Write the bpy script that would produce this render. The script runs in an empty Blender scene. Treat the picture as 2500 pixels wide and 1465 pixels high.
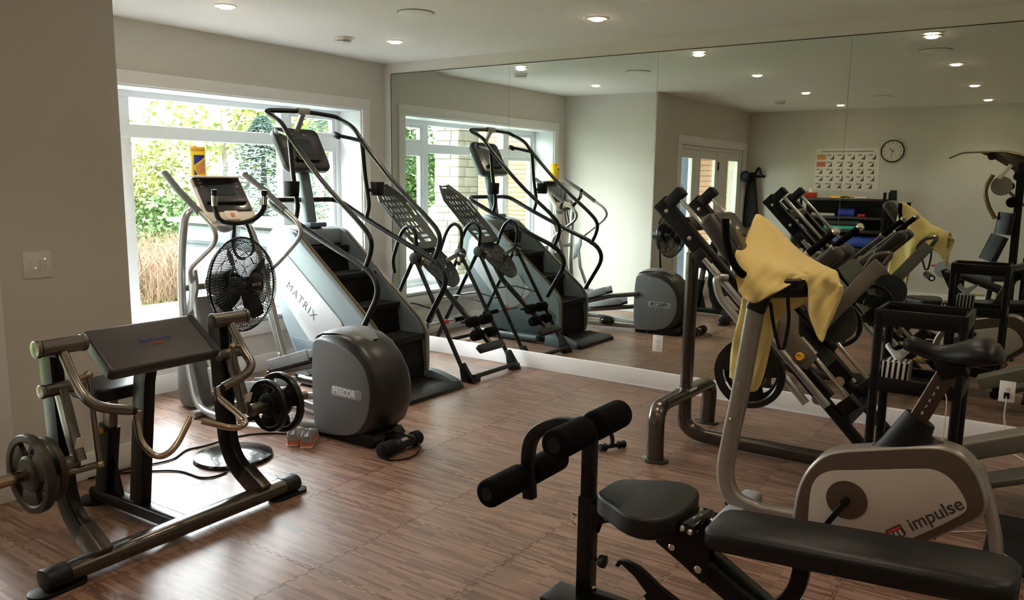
import bpy, bmesh, math, random
from mathutils import Vector, Matrix, Quaternion
random.seed(7)
SC = bpy.context.scene
COL = SC.collection
# ---------------------------------------------------------------- camera
cam = bpy.data.cameras.new('camera'); co = bpy.data.objects.new('camera', cam); COL.objects.link(co)
cam.sensor_width = 36.0; cam.lens = 1971.1 / 2500 * 36.0; cam.shift_y = 20.75 / 2500; cam.clip_start = 0.05; cam.clip_end = 200
_d = Vector((-0.560311, 0.813236, -0.157160)).normalized(); _r = Vector((0.822169, 0.569083, 0.013541)).normalized(); _u = _r.cross(_d)
co.matrix_world = Matrix(((_r.x, _u.x, -_d.x, 5.61807), (_r.y, _u.y, -_d.y, -5.91053), (_r.z, _u.z, -_d.z, 1.65126), (0, 0, 0, 1)))
SC.camera = co
# ---------------------------------------------------------------- world (bright hazy sky)
W = bpy.data.worlds.new('sky'); SC.world = W; W.use_nodes = True
_bg = W.node_tree.nodes['Background']; _bg.inputs[0].default_value = (0.92, 0.975, 1.0, 1); _bg.inputs[1].default_value = 21.0
SC.view_settings.view_transform = 'Standard'; SC.view_settings.look = 'None'; SC.view_settings.gamma = 1.0
SC.view_settings.use_curve_mapping = False
SC.view_settings.exposure = 0.74
LAMP_W = 19.0
sun = bpy.data.lights.new('sun', 'SUN'); sun.energy = 2.0; sun.angle = math.radians(8); sun.color = (1.0, 0.95, 0.86)
so = bpy.data.objects.new('sun', sun); COL.objects.link(so); so.rotation_euler = Vector((-0.55, 0.25, -0.95)).to_track_quat('-Z', 'Y').to_euler()
pt = bpy.data.lights.new('window_portal', 'AREA'); pt.shape = 'RECTANGLE'; pt.size = 2.9; pt.size_y = 1.9; pt.cycles.is_portal = True
po = bpy.data.objects.new('window_portal', pt); COL.objects.link(po); po.location = (-0.42, -1.73, 1.37)
po.rotation_euler = Vector((1, 0, 0)).to_track_quat('-Z', 'Y').to_euler()
try:
    SC.cycles.use_denoising = True; SC.cycles.denoiser = 'OPENIMAGEDENOISE'
    SC.cycles.max_bounces = 10; SC.cycles.diffuse_bounces = 5; SC.cycles.glossy_bounces = 5; SC.cycles.transparent_max_bounces = 16
    SC.cycles.sample_clamp_indirect = 6.0
except Exception: pass

# ---------------------------------------------------------------- materials
def lin(c): return tuple(((v / 255 + 0.055) / 1.055) ** 2.4 if v / 255 > 0.04045 else v / 255 / 12.92 for v in c) + (1,)
MATS = {}
def mat(name, rgb, rough=0.5, metal=0.0, var=0.06, scale=40.0, bump=0.0, bscale=200.0, spec=0.5, coat=0.0, sheen=0.0):
    if name in MATS: return MATS[name]
    m = bpy.data.materials.new(name); m.use_nodes = True; nt = m.node_tree; b = nt.nodes['Principled BSDF']
    b.inputs['Roughness'].default_value = rough; b.inputs['Metallic'].default_value = metal
    b.inputs['Specular IOR Level'].default_value = spec; b.inputs['Coat Weight'].default_value = coat; b.inputs['Sheen Weight'].default_value = sheen
    geo = nt.nodes.new('ShaderNodeNewGeometry')
    n = nt.nodes.new('ShaderNodeTexNoise'); n.inputs['Scale'].default_value = scale; n.inputs['Detail'].default_value = 3
    nt.links.new(geo.outputs['Position'], n.inputs['Vector'])
    mr = nt.nodes.new('ShaderNodeMapRange'); mr.inputs[3].default_value = 1 - var; mr.inputs[4].default_value = 1 + var
    nt.links.new(n.outputs['Fac'], mr.inputs[0])
    mx = nt.nodes.new('ShaderNodeVectorMath'); mx.operation = 'MULTIPLY'
    mx.inputs[0].default_value = lin(rgb)[:3]; nt.links.new(mr.outputs[0], mx.inputs[1]); nt.links.new(mx.outputs[0], b.inputs['Base Color'])
    if bump > 0:
        n2 = nt.nodes.new('ShaderNodeTexNoise'); n2.inputs['Scale'].default_value = bscale; n2.inputs['Detail'].default_value = 4
        nt.links.new(geo.outputs['Position'], n2.inputs['Vector'])
        bp = nt.nodes.new('ShaderNodeBump'); bp.inputs['Strength'].default_value = bump; bp.inputs['Distance'].default_value = 0.004
        nt.links.new(n2.outputs['Fac'], bp.inputs['Height']); nt.links.new(bp.outputs[0], b.inputs['Normal'])
    MATS[name] = m; return m
def emat(name, rgb, strength):
    m = bpy.data.materials.new(name); m.use_nodes = True; nt = m.node_tree; b = nt.nodes['Principled BSDF']
    b.inputs['Base Color'].default_value = lin(rgb); b.inputs['Emission Color'].default_value = lin(rgb); b.inputs['Emission Strength'].default_value = strength
    MATS[name] = m; return m
def glassmat(name, tint, refl):
    m = bpy.data.materials.new(name); m.use_nodes = True; nt = m.node_tree
    for n in list(nt.nodes):
        if n.type != 'OUTPUT_MATERIAL': nt.nodes.remove(n)
    out = [n for n in nt.nodes if n.type == 'OUTPUT_MATERIAL'][0]
    t = nt.nodes.new('ShaderNodeBsdfTransparent'); t.inputs[0].default_value = tint
    g = nt.nodes.new('ShaderNodeBsdfGlossy'); g.inputs['Roughness'].default_value = 0.0
    lw = nt.nodes.new('ShaderNodeLayerWeight'); lw.inputs[0].default_value = 0.5
    pw = nt.nodes.new('ShaderNodeMath'); pw.operation = 'POWER'; pw.inputs[1].default_value = 5.0; nt.links.new(lw.outputs['Facing'], pw.inputs[0])
    f = nt.nodes.new('ShaderNodeMath'); f.operation = 'MULTIPLY_ADD'; f.inputs[1].default_value = 0.9; f.inputs[2].default_value = refl; nt.links.new(pw.outputs[0], f.inputs[0])
    mx = nt.nodes.new('ShaderNodeMixShader'); nt.links.new(f.outputs[0], mx.inputs[0]); nt.links.new(t.outputs[0], mx.inputs[1]); nt.links.new(g.outputs[0], mx.inputs[2])
    nt.links.new(mx.outputs[0], out.inputs[0]); MATS[name] = m; return m

mat('wall', (210, 206, 198), 0.85, var=0.015, scale=3, bump=0.03, bscale=250, spec=0.2)
mat('ceiling', (242, 239, 234), 0.9, var=0.03, scale=60, bump=0.55, bscale=110, spec=0.15)
mat('trim', (232, 230, 228), 0.45, var=0.01, scale=5)
mat('vinyl', (236, 239, 242), 0.35, var=0.01)
mat('subfloor', (38, 28, 24), 0.9)
mat('black', (7, 7, 7), 0.5, spec=0.25); mat('black_gloss', (10, 10, 11), 0.16, coat=0.4); mat('black_plastic', (13, 12, 12), 0.42, bump=0.05, bscale=600, spec=0.28)
mat('rubber', (11, 10, 10), 0.7, bump=0.1, bscale=300, spec=0.25); mat('foam', (8, 8, 8), 0.95, bump=0.25, bscale=700, spec=0.12)
mat('vinyl_black', (16, 14, 14), 0.38, bump=0.12, bscale=450, var=0.1, spec=0.32)
mat('vinyl_brown', (48, 42, 40), 0.42, bump=0.12, bscale=450, var=0.08)
mat('gunmetal', (88, 82, 75), 0.22, 0.8, var=0.08, scale=120); mat('dark_frame', (18, 16, 15), 0.34, 0.3, var=0.1, spec=0.3)
mat('pewter', (118, 112, 105), 0.28, 0.9, var=0.06, scale=150); mat('silver', (165, 165, 162), 0.32, 0.7, var=0.04, scale=150)
mat('chrome', (225, 220, 212), 0.1, 1.0, var=0.02); mat('chrome_warm', (180, 160, 138), 0.16, 1.0, var=0.1, scale=90)
mat('iron', (58, 51, 45), 0.45, 0.6, var=0.3, scale=60, bump=0.3, bscale=120); mat('iron_black', (20, 20, 20), 0.28, 0.3, var=0.2, scale=60)
mat('grey_panel', (104, 104, 106), 0.45, var=0.02); mat('grey_dark', (58, 56, 55), 0.4); mat('grey_cap', (150, 153, 156), 0.4, var=0.02)
mat('climber_grey', (128, 140, 146), 0.4, 0.15, var=0.03); mat('climber_dark', (86, 98, 105), 0.42, 0.1, var=0.03); mat('climber_white', (196, 198, 202), 0.4, 0.1, var=0.02)
mat('bronze_trim', (120, 98, 68), 0.3, 0.7); mat('charcoal', (28, 28, 31), 0.45, spec=0.35); mat('tube_black', (12, 11, 12), 0.28, 0.1, spec=0.4)
mat('housing_dark', (30, 26, 24), 0.34, var=0.05); mat('shroud_grey', (92, 91, 89), 0.45); mat('post_brown', (84, 66, 56), 0.3, 0.7); mat('grip_grey', (86, 86, 83), 0.8)
mat('white_plastic', (228, 224, 218), 0.4); mat('cream', (226, 214, 200), 0.5); mat('screen', (52, 48, 47), 0.15); mat('screen_dark', (22, 24, 27), 0.12)
mat('orange', (205, 130, 70), 0.5); mat('white', (235, 235, 235), 0.6); mat('yellow', (238, 205, 30), 0.45); mat('yellow_orange', (240, 175, 45), 0.45); mat('label_blue', (38, 52, 140), 0.4)
mat('bike_silver', (150, 143, 136), 0.35, 0.55, var=0.04, scale=200); mat('bike_white', (176, 163, 152), 0.5, var=0.03); mat('bike_brown', (84, 68, 56), 0.4, 0.3, var=0.05)
mat('red', (190, 40, 34), 0.45); mat('coral', (224, 112, 92), 0.6); mat('shoe_grey', (150, 150, 150), 0.85, bump=0.3, bscale=500); mat('shoe_sole', (232, 214, 196), 0.7)
mat('towel', (232, 206, 132), 0.95, var=0.06, scale=24, bump=0.9, bscale=260, spec=0.1, sheen=0.3)
mat('green_dark', (24, 40, 28), 0.45); mat('sage', (128, 121, 110), 0.42, 0.4, var=0.05); mat('tread', (105, 100, 92), 0.45, 0.4, bump=0.6, bscale=60)
mat('blue_mat', (36, 62, 140), 0.6); mat('teal', (60, 160, 140), 0.6); mat('paper', (226, 220, 212), 0.8, var=0.02); mat('print_grey', (150, 146, 142), 0.8); mat('print_black', (52, 48, 48), 0.8)
mat('print_orange', (214, 150, 90), 0.8); mat('print_red', (196, 110, 92), 0.8); mat('cloth_black', (18, 17, 19), 0.95, bump=0.3, bscale=60)
mat('stone', (112, 106, 95), 0.85, var=0.18, scale=9, bump=0.5, bscale=30); mat('siding', (104, 74, 48), 0.55, var=0.18, scale=6); mat('steel_blue', (60, 70, 82), 0.5, 0.3)
mat('gravel', (112, 109, 108), 0.9, var=0.6, scale=26, bump=0.9, bscale=30); mat('concrete', (200, 198, 194), 0.9, var=0.05, scale=8)
mat('lawn', (98, 124, 50), 0.9, var=0.35, scale=3.0, bump=0.6, bscale=40); mat('dry_grass', (92, 72, 50), 0.9, var=0.3, scale=9)
mat('leaf_yellow', (84, 90, 36), 0.7, var=0.3, scale=3); mat('leaf_green', (50, 72, 26), 0.7, var=0.35, scale=3); mat('spruce', (108, 132, 122), 0.75, var=0.3, scale=4); mat('bark', (70, 62, 54), 0.9, var=0.25, scale=20)
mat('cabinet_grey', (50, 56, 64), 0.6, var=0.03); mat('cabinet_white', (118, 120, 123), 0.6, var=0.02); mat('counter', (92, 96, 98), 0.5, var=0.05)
mat('logo_dark', (70, 74, 80), 0.4); mat('logo_grey', (96, 98, 102), 0.4); mat('sticker_red', (170, 72, 48), 0.6); mat('cable_white', (214, 204, 192), 0.6)
mat('shirt_navy', (30, 34, 48), 0.9)
glassmat('pane', (0.98, 0.99, 0.985, 1), 0.025)
emat('lamp_glow', (255, 226, 190), 40.0); emat('led', (225, 225, 255), 6.0)
def mirrormat():
    m = bpy.data.materials.new('mirror_glass'); m.use_nodes = True; nt = m.node_tree; b = nt.nodes['Principled BSDF']
    b.inputs['Metallic'].default_value = 1.0; b.inputs['Roughness'].default_value = 0.0
    n = nt.nodes.new('ShaderNodeTexNoise'); n.inputs['Scale'].default_value = 2.0
    r = nt.nodes.new('ShaderNodeValToRGB'); r.color_ramp.elements[0].color = (0.72, 0.78, 0.72, 1); r.color_ramp.elements[1].color = (0.75, 0.80, 0.75, 1)
    nt.links.new(n.outputs['Fac'], r.inputs[0]); nt.links.new(r.outputs[0], b.inputs['Base Color']); MATS['mirror_glass'] = m
mirrormat()
def floormat():
    m = bpy.data.materials.new('wood_print'); m.use_nodes = True; nt = m.node_tree; b = nt.nodes['Principled BSDF']
    geo = nt.nodes.new('ShaderNodeNewGeometry'); oi = nt.nodes.new('ShaderNodeObjectInfo')
    ad = nt.nodes.new('ShaderNodeVectorMath'); ad.operation = 'MULTIPLY_ADD'; ad.inputs[1].default_value = (7.3, 0, 0)
    cb = nt.nodes.new('ShaderNodeCombineXYZ'); nt.links.new(oi.outputs['Random'], cb.inputs[0])
    nt.links.new(cb.outputs[0], ad.inputs[0]); nt.links.new(geo.outputs['Position'], ad.inputs[2])
    br = nt.nodes.new('ShaderNodeTexBrick'); nt.links.new(ad.outputs[0], br.inputs['Vector'])
    br.offset = 0.37; br.offset_frequency = 2; br.inputs['Scale'].default_value = 1.0; br.inputs['Mortar Size'].default_value = 0.0; br.inputs['Brick Width'].default_value = 0.19; br.inputs['Row Height'].default_value = 0.0148
    br.inputs['Color1'].default_value = lin((96, 68, 54)); br.inputs['Color2'].default_value = lin((144, 112, 94)); br.inputs['Bias'].default_value = 0.0
    mp = nt.nodes.new('ShaderNodeMapping'); mp.inputs['Scale'].default_value = (6, 160, 1); nt.links.new(ad.outputs[0], mp.inputs[0])
    n = nt.nodes.new('ShaderNodeTexNoise'); n.inputs['Scale'].default_value = 1.0; n.inputs['Detail'].default_value = 4; nt.links.new(mp.outputs[0], n.inputs['Vector'])
    mr = nt.nodes.new('ShaderNodeMapRange'); mr.inputs[3].default_value = 0.78; mr.inputs[4].default_value = 1.2; nt.links.new(n.outputs['Fac'], mr.inputs[0])
    mx = nt.nodes.new('ShaderNodeVectorMath'); mx.operation = 'MULTIPLY'; nt.links.new(br.outputs['Color'], mx.inputs[0]); nt.links.new(mr.outputs[0], mx.inputs[1])
    nt.links.new(mx.outputs[0], b.inputs['Base Color']); b.inputs['Roughness'].default_value = 0.38; b.inputs['Specular IOR Level'].default_value = 0.6
    n3 = nt.nodes.new('ShaderNodeTexNoise'); n3.inputs['Scale'].default_value = 350; nt.links.new(geo.outputs['Position'], n3.inputs['Vector'])
    bp = nt.nodes.new('ShaderNodeBump'); bp.inputs['Strength'].default_value = 0.12; bp.inputs['Distance'].default_value = 0.002; nt.links.new(n3.outputs['Fac'], bp.inputs['Height']); nt.links.new(bp.outputs[0], b.inputs['Normal'])
    MATS['wood_print'] = m
floormat()

# ---------------------------------------------------------------- mesh helpers
def V(*a): return Vector(a)
def fil(pts, r, n=6):
    P = [Vector(p) for p in pts]; out = [P[0]]
    for i in range(1, len(P) - 1):
        a, b, c = P[i - 1], P[i], P[i + 1]
        rr = r[i] if isinstance(r, (list, tuple)) else r
        d1 = min(rr, (a - b).length * 0.49); d2 = min(rr, (c - b).length * 0.49)
        s = b + (a - b).normalized() * d1; e = b + (c - b).normalized() * d2
        for k in range(n + 1):
            t = k / n; out.append(s * (1 - t) ** 2 + b * 2 * t * (1 - t) + e * t * t)
    out.append(P[-1]); return out
def chai(poly, n=2):
    for _ in range(n):
        poly = [q for i in range(len(poly)) for q in ((0.75 * poly[i][0] + 0.25 * poly[(i + 1) % len(poly)][0], 0.75 * poly[i][1] + 0.25 * poly[(i + 1) % len(poly)][1]), (0.25 * poly[i][0] + 0.75 * poly[(i + 1) % len(poly)][0], 0.25 * poly[i][1] + 0.75 * poly[(i + 1) % len(poly)][1]))]
    return poly
class M:
    def __init__(s): s.v = []; s.f = []
    def add(s, vs, fs):
        o = len(s.v); s.v += [tuple(v) for v in vs]; s.f += [tuple(i + o for i in f) for f in fs]; return s
    def box(s, c, size, rot=None, tap=None):
        hx, hy, hz = size[0] / 2, size[1] / 2, size[2] / 2; c = Vector(c); vs = []
        for z in (-1, 1):
            k = 1 if (tap is None or z < 0) else tap
            for x, y in ((-1, -1), (1, -1), (1, 1), (-1, 1)):
                p = Vector((x * hx * k, y * hy * k, z * hz))
                if rot is not None: p = rot @ p
                vs.append(c + p)
        return s.add(vs, [(3, 2, 1, 0), (4, 5, 6, 7), (0, 1, 5, 4), (1, 2, 6, 5), (2, 3, 7, 6), (3, 0, 4, 7)])
    def b2(s, a, b): return s.box([(a[i] + b[i]) / 2 for i in range(3)], [abs(b[i] - a[i]) for i in range(3)])
    def sweep(s, pts, sect, side=None, cap=True, closed=False):
        P = [Vector(p) for p in pts]; n = len(P); rings = []; prev = None
        for i in range(n):
            if closed: t = P[(i + 1) % n] - P[i - 1]
            else: t = (P[min(i + 1, n - 1)] - P[max(i - 1, 0)])
            if t.length < 1e-9: t = Vector((0, 0, 1))
            t.normalize()
            if side is not None:
                a = Vector(side); a = (a - t * a.dot(t)).normalized()
            elif prev is None:
                a = t.orthogonal().normalized()
            else:
                a = (prev - t * prev.dot(t)).normalized()
            prev = a; b = t.cross(a)
            sc = sect(i / max(1, n - 1)) if callable(sect) else sect
            rings.append([P[i] + a * x + b * y for x, y in sc])
        m = len(rings[0]); vs = [v for r in rings for v in r]; fs = []
        L = n if closed else n - 1
        for i in range(L):
            j = (i + 1) % n
            for k in range(m):
                k2 = (k + 1) % m; fs.append((i * m + k, i * m + k2, j * m + k2, j * m + k))
        if cap and not closed: fs.append(tuple(range(m - 1, -1, -1))); fs.append(tuple((n - 1) * m + k for k in range(m)))
        return s.add(vs, fs)
    def tube(s, pts, r, n=12, closed=False, cap=True):
        if callable(r): f = lambda t: [(r(t) * math.cos(2 * math.pi * k / n), r(t) * math.sin(2 * math.pi * k / n)) for k in range(n)]
        else: f = [(r * math.cos(2 * math.pi * k / n), r * math.sin(2 * math.pi * k / n)) for k in range(n)]
        return s.sweep(pts, f, closed=closed, cap=cap)
    def rect(s, pts, w, h, side, rr=0.25):
        # w along side vector, h across; rounded corners
        q = min(w, h) * rr; sec = []
        for sx, sy, a0 in ((1, 1, 0), (-1, 1, 90), (-1, -1, 180), (1, -1, 270)):
            for k in range(4):
                a = math.radians(a0 + 30 * k); sec.append((sx * (w / 2 - q) + q * math.cos(a), sy * (h / 2 - q) + q * math.sin(a)))
        return s.sweep(pts, sec, side=side)
    def cyl(s, a, b, r, n=20, r2=None):
        r2 = r if r2 is None else r2
        return s.sweep([a, b], lambda t: [((r + (r2 - r) * t) * math.cos(2 * math.pi * k / n), (r + (r2 - r) * t) * math.sin(2 * math.pi * k / n)) for k in range(n)])
    def lathe(s, c, axis, prof, n=32, cap=True):
        # prof: (radius, along axis)
        ax = Vector(axis).normalized(); a = ax.orthogonal().normalized(); b = ax.cross(a); c = Vector(c); vs = []; fs = []
        for r, h in prof:
            for k in range(n):
                t = 2 * math.pi * k / n; vs.append(c + ax * h + a * (r * math.cos(t)) + b * (r * math.sin(t)))
        for i in range(len(prof) - 1):
            for k in range(n):
                k2 = (k + 1) % n; fs.append((i * n + k, i * n + k2, (i + 1) * n + k2, (i + 1) * n + k))
        if cap: fs.append(tuple(range(n - 1, -1, -1))); fs.append(tuple((len(prof) - 1) * n + k for k in range(n)))
        return s.add(vs, fs)
    def prism(s, poly, o, ex, ey, t):
        # polygon in plane (ex, ey) through o, extruded by vector t
        o = Vector(o); ex = Vector(ex); ey = Vector(ey); t = Vector(t); n = len(poly)
        vs = [o + ex * x + ey * y for x, y in poly] + [o + ex * x + ey * y + t for x, y in poly]
        fs = [tuple(range(n - 1, -1, -1)), tuple(range(n, 2 * n))] + [(i, (i + 1) % n, (i + 1) % n + n, i + n) for i in range(n)]
        return s.add(vs, fs)
    def xz(s, poly, y0, y1): return s.prism(poly, (0, y0, 0), (1, 0, 0), (0, 0, 1), (0, y1 - y0, 0))
    def xy(s, poly, z0, z1): return s.prism(poly, (0, 0, z0), (1, 0, 0), (0, 1, 0), (0, 0, z1 - z0))
    def loft(s, rings, cap=True):
        m = len(rings[0]); vs = [v for r in rings for v in r]; fs = []
        for i in range(len(rings) - 1):
            for k in range(m):
                k2 = (k + 1) % m; fs.append((i * m + k, i * m + k2, (i + 1) * m + k2, (i + 1) * m + k))
        if cap: fs.append(tuple(range(m - 1, -1, -1))); fs.append(tuple((len(rings) - 1) * m + k for k in range(m)))
        return s.add(vs, fs)
    def grid(s, rows, thick=0.0):
        n = len(rows); m = len(rows[0]); vs = [p for r in rows for p in r]
        fs = [(i * m + k, i * m + k + 1, (i + 1) * m + k + 1, (i + 1) * m + k) for i in range(n - 1) for k in range(m - 1)]
        return s.add(vs, fs)
    def ball(s, c, r, n=14, sc=(1, 1, 1)):
        vs = []; fs = []; h = n // 2
        for i in range(h + 1):
            a = math.pi * i / h
            for k in range(n):
                t = 2 * math.pi * k / n; vs.append((c[0] + r * sc[0] * math.sin(a) * math.cos(t), c[1] + r * sc[1] * math.sin(a) * math.sin(t), c[2] + r * sc[2] * math.cos(a)))
        for i in range(h):
            for k in range(n):
                k2 = (k + 1) % n; fs.append((i * n + k, (i + 1) * n + k, (i + 1) * n + k2, i * n + k2))
        return s.add(vs, fs)
def finish(name, m, material, bev=0.0, bseg=2, smooth=35, subd=0, solid=0.0, off=None):
    me = bpy.data.meshes.new(name); bm = bmesh.new()
    vs = [bm.verts.new(v) for v in m.v]
    for f in m.f:
        try: bm.faces.new([vs[i] for i in f])
        except ValueError: pass
    bmesh.ops.remove_doubles(bm, verts=bm.verts, dist=1e-6)
    bmesh.ops.recalc_face_normals(bm, faces=bm.faces)
    if bev > 0:
        es = [e for e in bm.edges if len(e.link_faces) == 2 and e.calc_face_angle(0) > math.radians(40)]
        bmesh.ops.bevel(bm, geom=es, offset=bev, segments=bseg, affect='EDGES', profile=0.5, clamp_overlap=True)
    if off is not None: bmesh.ops.translate(bm, verts=bm.verts, vec=off)
    bm.to_mesh(me); bm.free()
    if smooth:
        me.polygons.foreach_set('use_smooth', [True] * len(me.polygons)); me.set_sharp_from_angle(angle=math.radians(smooth))
    me.materials.append(MATS[material])
    return me
def thing(name, label, cat, loc=(0, 0, 0), rotz=0.0, group=None):
    o = bpy.data.objects.new(name, None); COL.objects.link(o); o.location = loc; o.rotation_euler = (0, 0, rotz); o.empty_display_size = 0.05
    o['label'] = label; o['category'] = cat
    if group: o['group'] = group
    return o
def part(t, name, m, material, bev=0.0, label=None, local=False, kind=None, **k):
    """a mesh child of thing/part t; coordinates are world unless local"""
    root = t
    while root.parent: root = root.parent
    off = None if local else -Vector(root.location)
    me = finish(name, m, material, bev, off=off, **k)
    o = bpy.data.objects.new(name, me); COL.objects.link(o); o.parent = t
    if label: o['label'] = label
    if kind: o['kind'] = kind
    return o
def single(name, m, material, label, cat, bev=0.0, group=None, kind=None, **k):
    """a thing that is one mesh; origin at its base"""
    c = Vector((sum(v[0] for v in m.v) / len(m.v), sum(v[1] for v in m.v) / len(m.v), min(v[2] for v in m.v)))
    me = finish(name, m, material, bev, off=-c, **k)
    o = bpy.data.objects.new(name, me); COL.objects.link(o); o.location = c
    o['label'] = label; o['category'] = cat
    if group: o['group'] = group
    if kind: o['kind'] = kind
    return o
def struct(name, m, material, bev=0.0, label=None, **k):
    me = finish(name, m, material, bev, **k); o = bpy.data.objects.new(name, me); COL.objects.link(o); o['kind'] = 'structure'
    if label: o['label'] = label
    return o
def sub(parent, name, m, material, bev=0.0, **k):
    """piece of the setting (parent at the world origin)"""
    me = finish(name, m, material, bev, **k); o = bpy.data.objects.new(name, me); COL.objects.link(o); o.parent = parent; return o
def text(t, name, body, size, material, o, ex, ey, local=False, ext=0.0006, shear=0.0, sx=1.0, align='CENTER', bold=0.0, space=1.0):
    cu = bpy.data.curves.new('lettering', 'FONT'); cu.body = body; cu.size = size; cu.extrude = ext; cu.align_x = align; cu.align_y = 'CENTER'; cu.shear = shear; cu.offset = bold; cu.space_character = space
    tmp = bpy.data.objects.new('lettering', cu); COL.objects.link(tmp)
    dg = bpy.context.evaluated_depsgraph_get(); me = bpy.data.meshes.new_from_object(tmp.evaluated_get(dg)); bpy.data.objects.remove(tmp)
    ex = Vector(ex).normalized(); ey = Vector(ey); ey = (ey - ex * ey.dot(ex)).normalized(); ez = ex.cross(ey); o = Vector(o)
    root = t
    while root.parent: root = root.parent
    if not local: o = o - Vector(root.location)
    me.transform(Matrix(((ex.x * sx, ey.x, ez.x, o.x), (ex.y * sx, ey.y, ez.y, o.y), (ex.z * sx, ey.z, ez.z, o.z), (0, 0, 0, 1))))
    me.name = name; me.materials.clear(); me.materials.append(MATS[material])
    ob = bpy.data.objects.new(name, me); COL.objects.link(ob); ob.parent = t; return ob
RX = lambda a: Matrix.Rotation(math.radians(a), 3, 'X')
RY = lambda a: Matrix.Rotation(math.radians(a), 3, 'Y')
RZ = lambda a: Matrix.Rotation(math.radians(a), 3, 'Z')
# ================================================================ the room
H = 2.74; X1 = 1.30; WY = -3.43; D = -6.86; XR = 8.1; BB = 0.141
# floor: dark underlay carrying interlocking foam tiles
fl = struct('floor', M().b2((0, D, -0.06), (XR, 0, -0.013)), 'subfloor')
T = 0.622
def edge():
    pts = [(0.0, 0.0)]; n = 9; a = T / n
    for i in range(n):
        x0 = i * a + a * 0.25; x1 = i * a + a * 0.75
        if 0 < i < n - 1 or True:
            pts += [(x0 + 0.004, 0.0), (x0 - 0.003, 0.013), (x1 + 0.003, 0.013), (x1 - 0.004, 0.0)]
    return pts
E_ = edge()
poly = [(x, y) for x, y in E_] + [(T + y, x) for x, y in E_] + [(x, T + y) for x, y in [(T, 0.0)] + E_[::-1][:-1]] + [(y, x) for x, y in [(T, 0.0)] + E_[::-1][:-1]]
poly = [(T / 2 + (x - T / 2) * 0.9962, T / 2 + (y - T / 2) * 0.9962) for x, y in poly]
tile_me = finish('foam_tile', M().xy(poly, -0.0125, 0.0), 'wood_print', smooth=0)
for i in range(-4, 10):
    for j in range(-12, 1):
        x0 = 2.476 + i * T; y0 = -1.866 + (j + 3) * T - T
        if x0 > XR - 0.1 or x0 + T < 0.05 or y0 + T < D + 0.05 or y0 > -0.05: continue
        if x0 + T / 2 < X1 and y0 + T / 2 < WY - 0.2: continue
        o = bpy.data.objects.new('foam_tile', tile_me); COL.objects.link(o); o.parent = fl; o.location = (x0, y0, 0)
struct('ceiling', M().b2((-0.45, D - 0.2, H), (XR + 0.2, 0.2, H + 0.15)), 'ceiling')
struct('wall_mirror', M().b2((-0.45, 0.0, -0.06), (XR + 0.2, 0.15, H)), 'wall')
struct('wall_back', M().b2((X1 - 0.3, D - 0.15, -0.06), (XR + 0.2, D, H)), 'wall')
struct('wall_right', M().b2((XR, D, -0.06), (XR + 0.15, 0, H)), 'wall')
# window wall with opening y -3.157..-0.305, z 0.45..2.287
OY0, OY1, OZ0, OZ1 = -3.157, -0.305, 0.45, 2.287
m = M().b2((-0.42, WY - 0.15, -0.06), (0, OY0, H)).b2((-0.42, OY1, -0.06), (0, 0.0, H)).b2((-0.42, OY0, OZ1), (0, OY1, H)).b2((-0.42, OY0, -0.06), (0, OY1, OZ0))
struct('wall_window', m, 'wall')
struct('wall_bay', M().b2((0, WY - 0.15, -0.06), (X1, WY, H)), 'wall')
# wall with the glazed doors: opening y -6.65..-4.22, z 0..2.15
m = M().b2((X1 - 0.15, -4.22, -0.06), (X1, WY - 0.15, H)).b2((X1 - 0.15, D, -0.06), (X1, -6.65, H)).b2((X1 - 0.15, -6.65, 2.15), (X1, -4.22, H))
struct('wall_door', m, 'wall')
# baseboards
struct('baseboard_mirror', M().b2((0, -0.022, 0), (XR, 0, BB)), 'trim', 0.003)
struct('baseboard_window', M().b2((0, WY, 0), (0.018, 0, BB)), 'trim', 0.003)
struct('baseboard_bay', M().b2((0.018, WY, 0), (X1, WY + 0.018, BB)), 'trim', 0.003)
struct('baseboard_door', M().b2((X1, -4.10, 0), (X1 + 0.018, WY, BB)), 'trim', 0.003)
struct('baseboard_back', M().b2((X1, D, 0), (XR, D + 0.018, BB)), 'trim', 0.003)
# window: casing, deep jambs, frame, mullions, panes
win = struct('window_1', M().b2((-0.36, OY0, OZ0 + 0.0705), (-0.28, OY0 + 0.055, OZ1 - 0.0605)).b2((-0.36, OY1 - 0.055, OZ0 + 0.0705), (-0.28, OY1, OZ1 - 0.0605)).b2((-0.36, OY0, OZ1 - 0.06), (-0.28, OY1, OZ1)).b2((-0.36, OY0, OZ0), (-0.28, OY1, OZ0 + 0.07)), 'vinyl', 0.004)
sub(win, 'mullion', M().b2((-0.37, -1.015, OZ0), (-0.29, -0.925, OZ1)), 'vinyl', 0.004)
sub(win, 'mullion', M().b2((-0.37, -2.525, OZ0), (-0.29, -2.435, OZ1)), 'vinyl', 0.004)
sub(win, 'transom_bar', M().b2((-0.365, OY0, 1.93), (-0.285, OY1, 2.03)), 'vinyl', 0.004)
for a, b in ((OY0 + 0.055, -2.525), (-2.435, -1.015), (-0.925, OY1 - 0.055)):
    for z0, z1 in ((OZ0 + 0.07, 1.93), (2.03, OZ1 - 0.06)):
        if abs(b - a) < 1:
            sub(win, 'sash', M().b2((-0.35, a, z0 + 0.0405), (-0.30, a + 0.04, z1 - 0.0355)).b2((-0.35, b - 0.04, z0 + 0.0405), (-0.30, b, z1 - 0.0355)).b2((-0.35, a, z0), (-0.30, b, z0 + 0.04)).b2((-0.35, a, z1 - 0.035), (-0.30, b, z1)), 'vinyl', 0.003)
        sub(win, 'pane', M().b2((-0.333, a + 0.001, z0 + 0.001), (-0.329, b - 0.001, z1 - 0.001)), 'pane')
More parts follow.
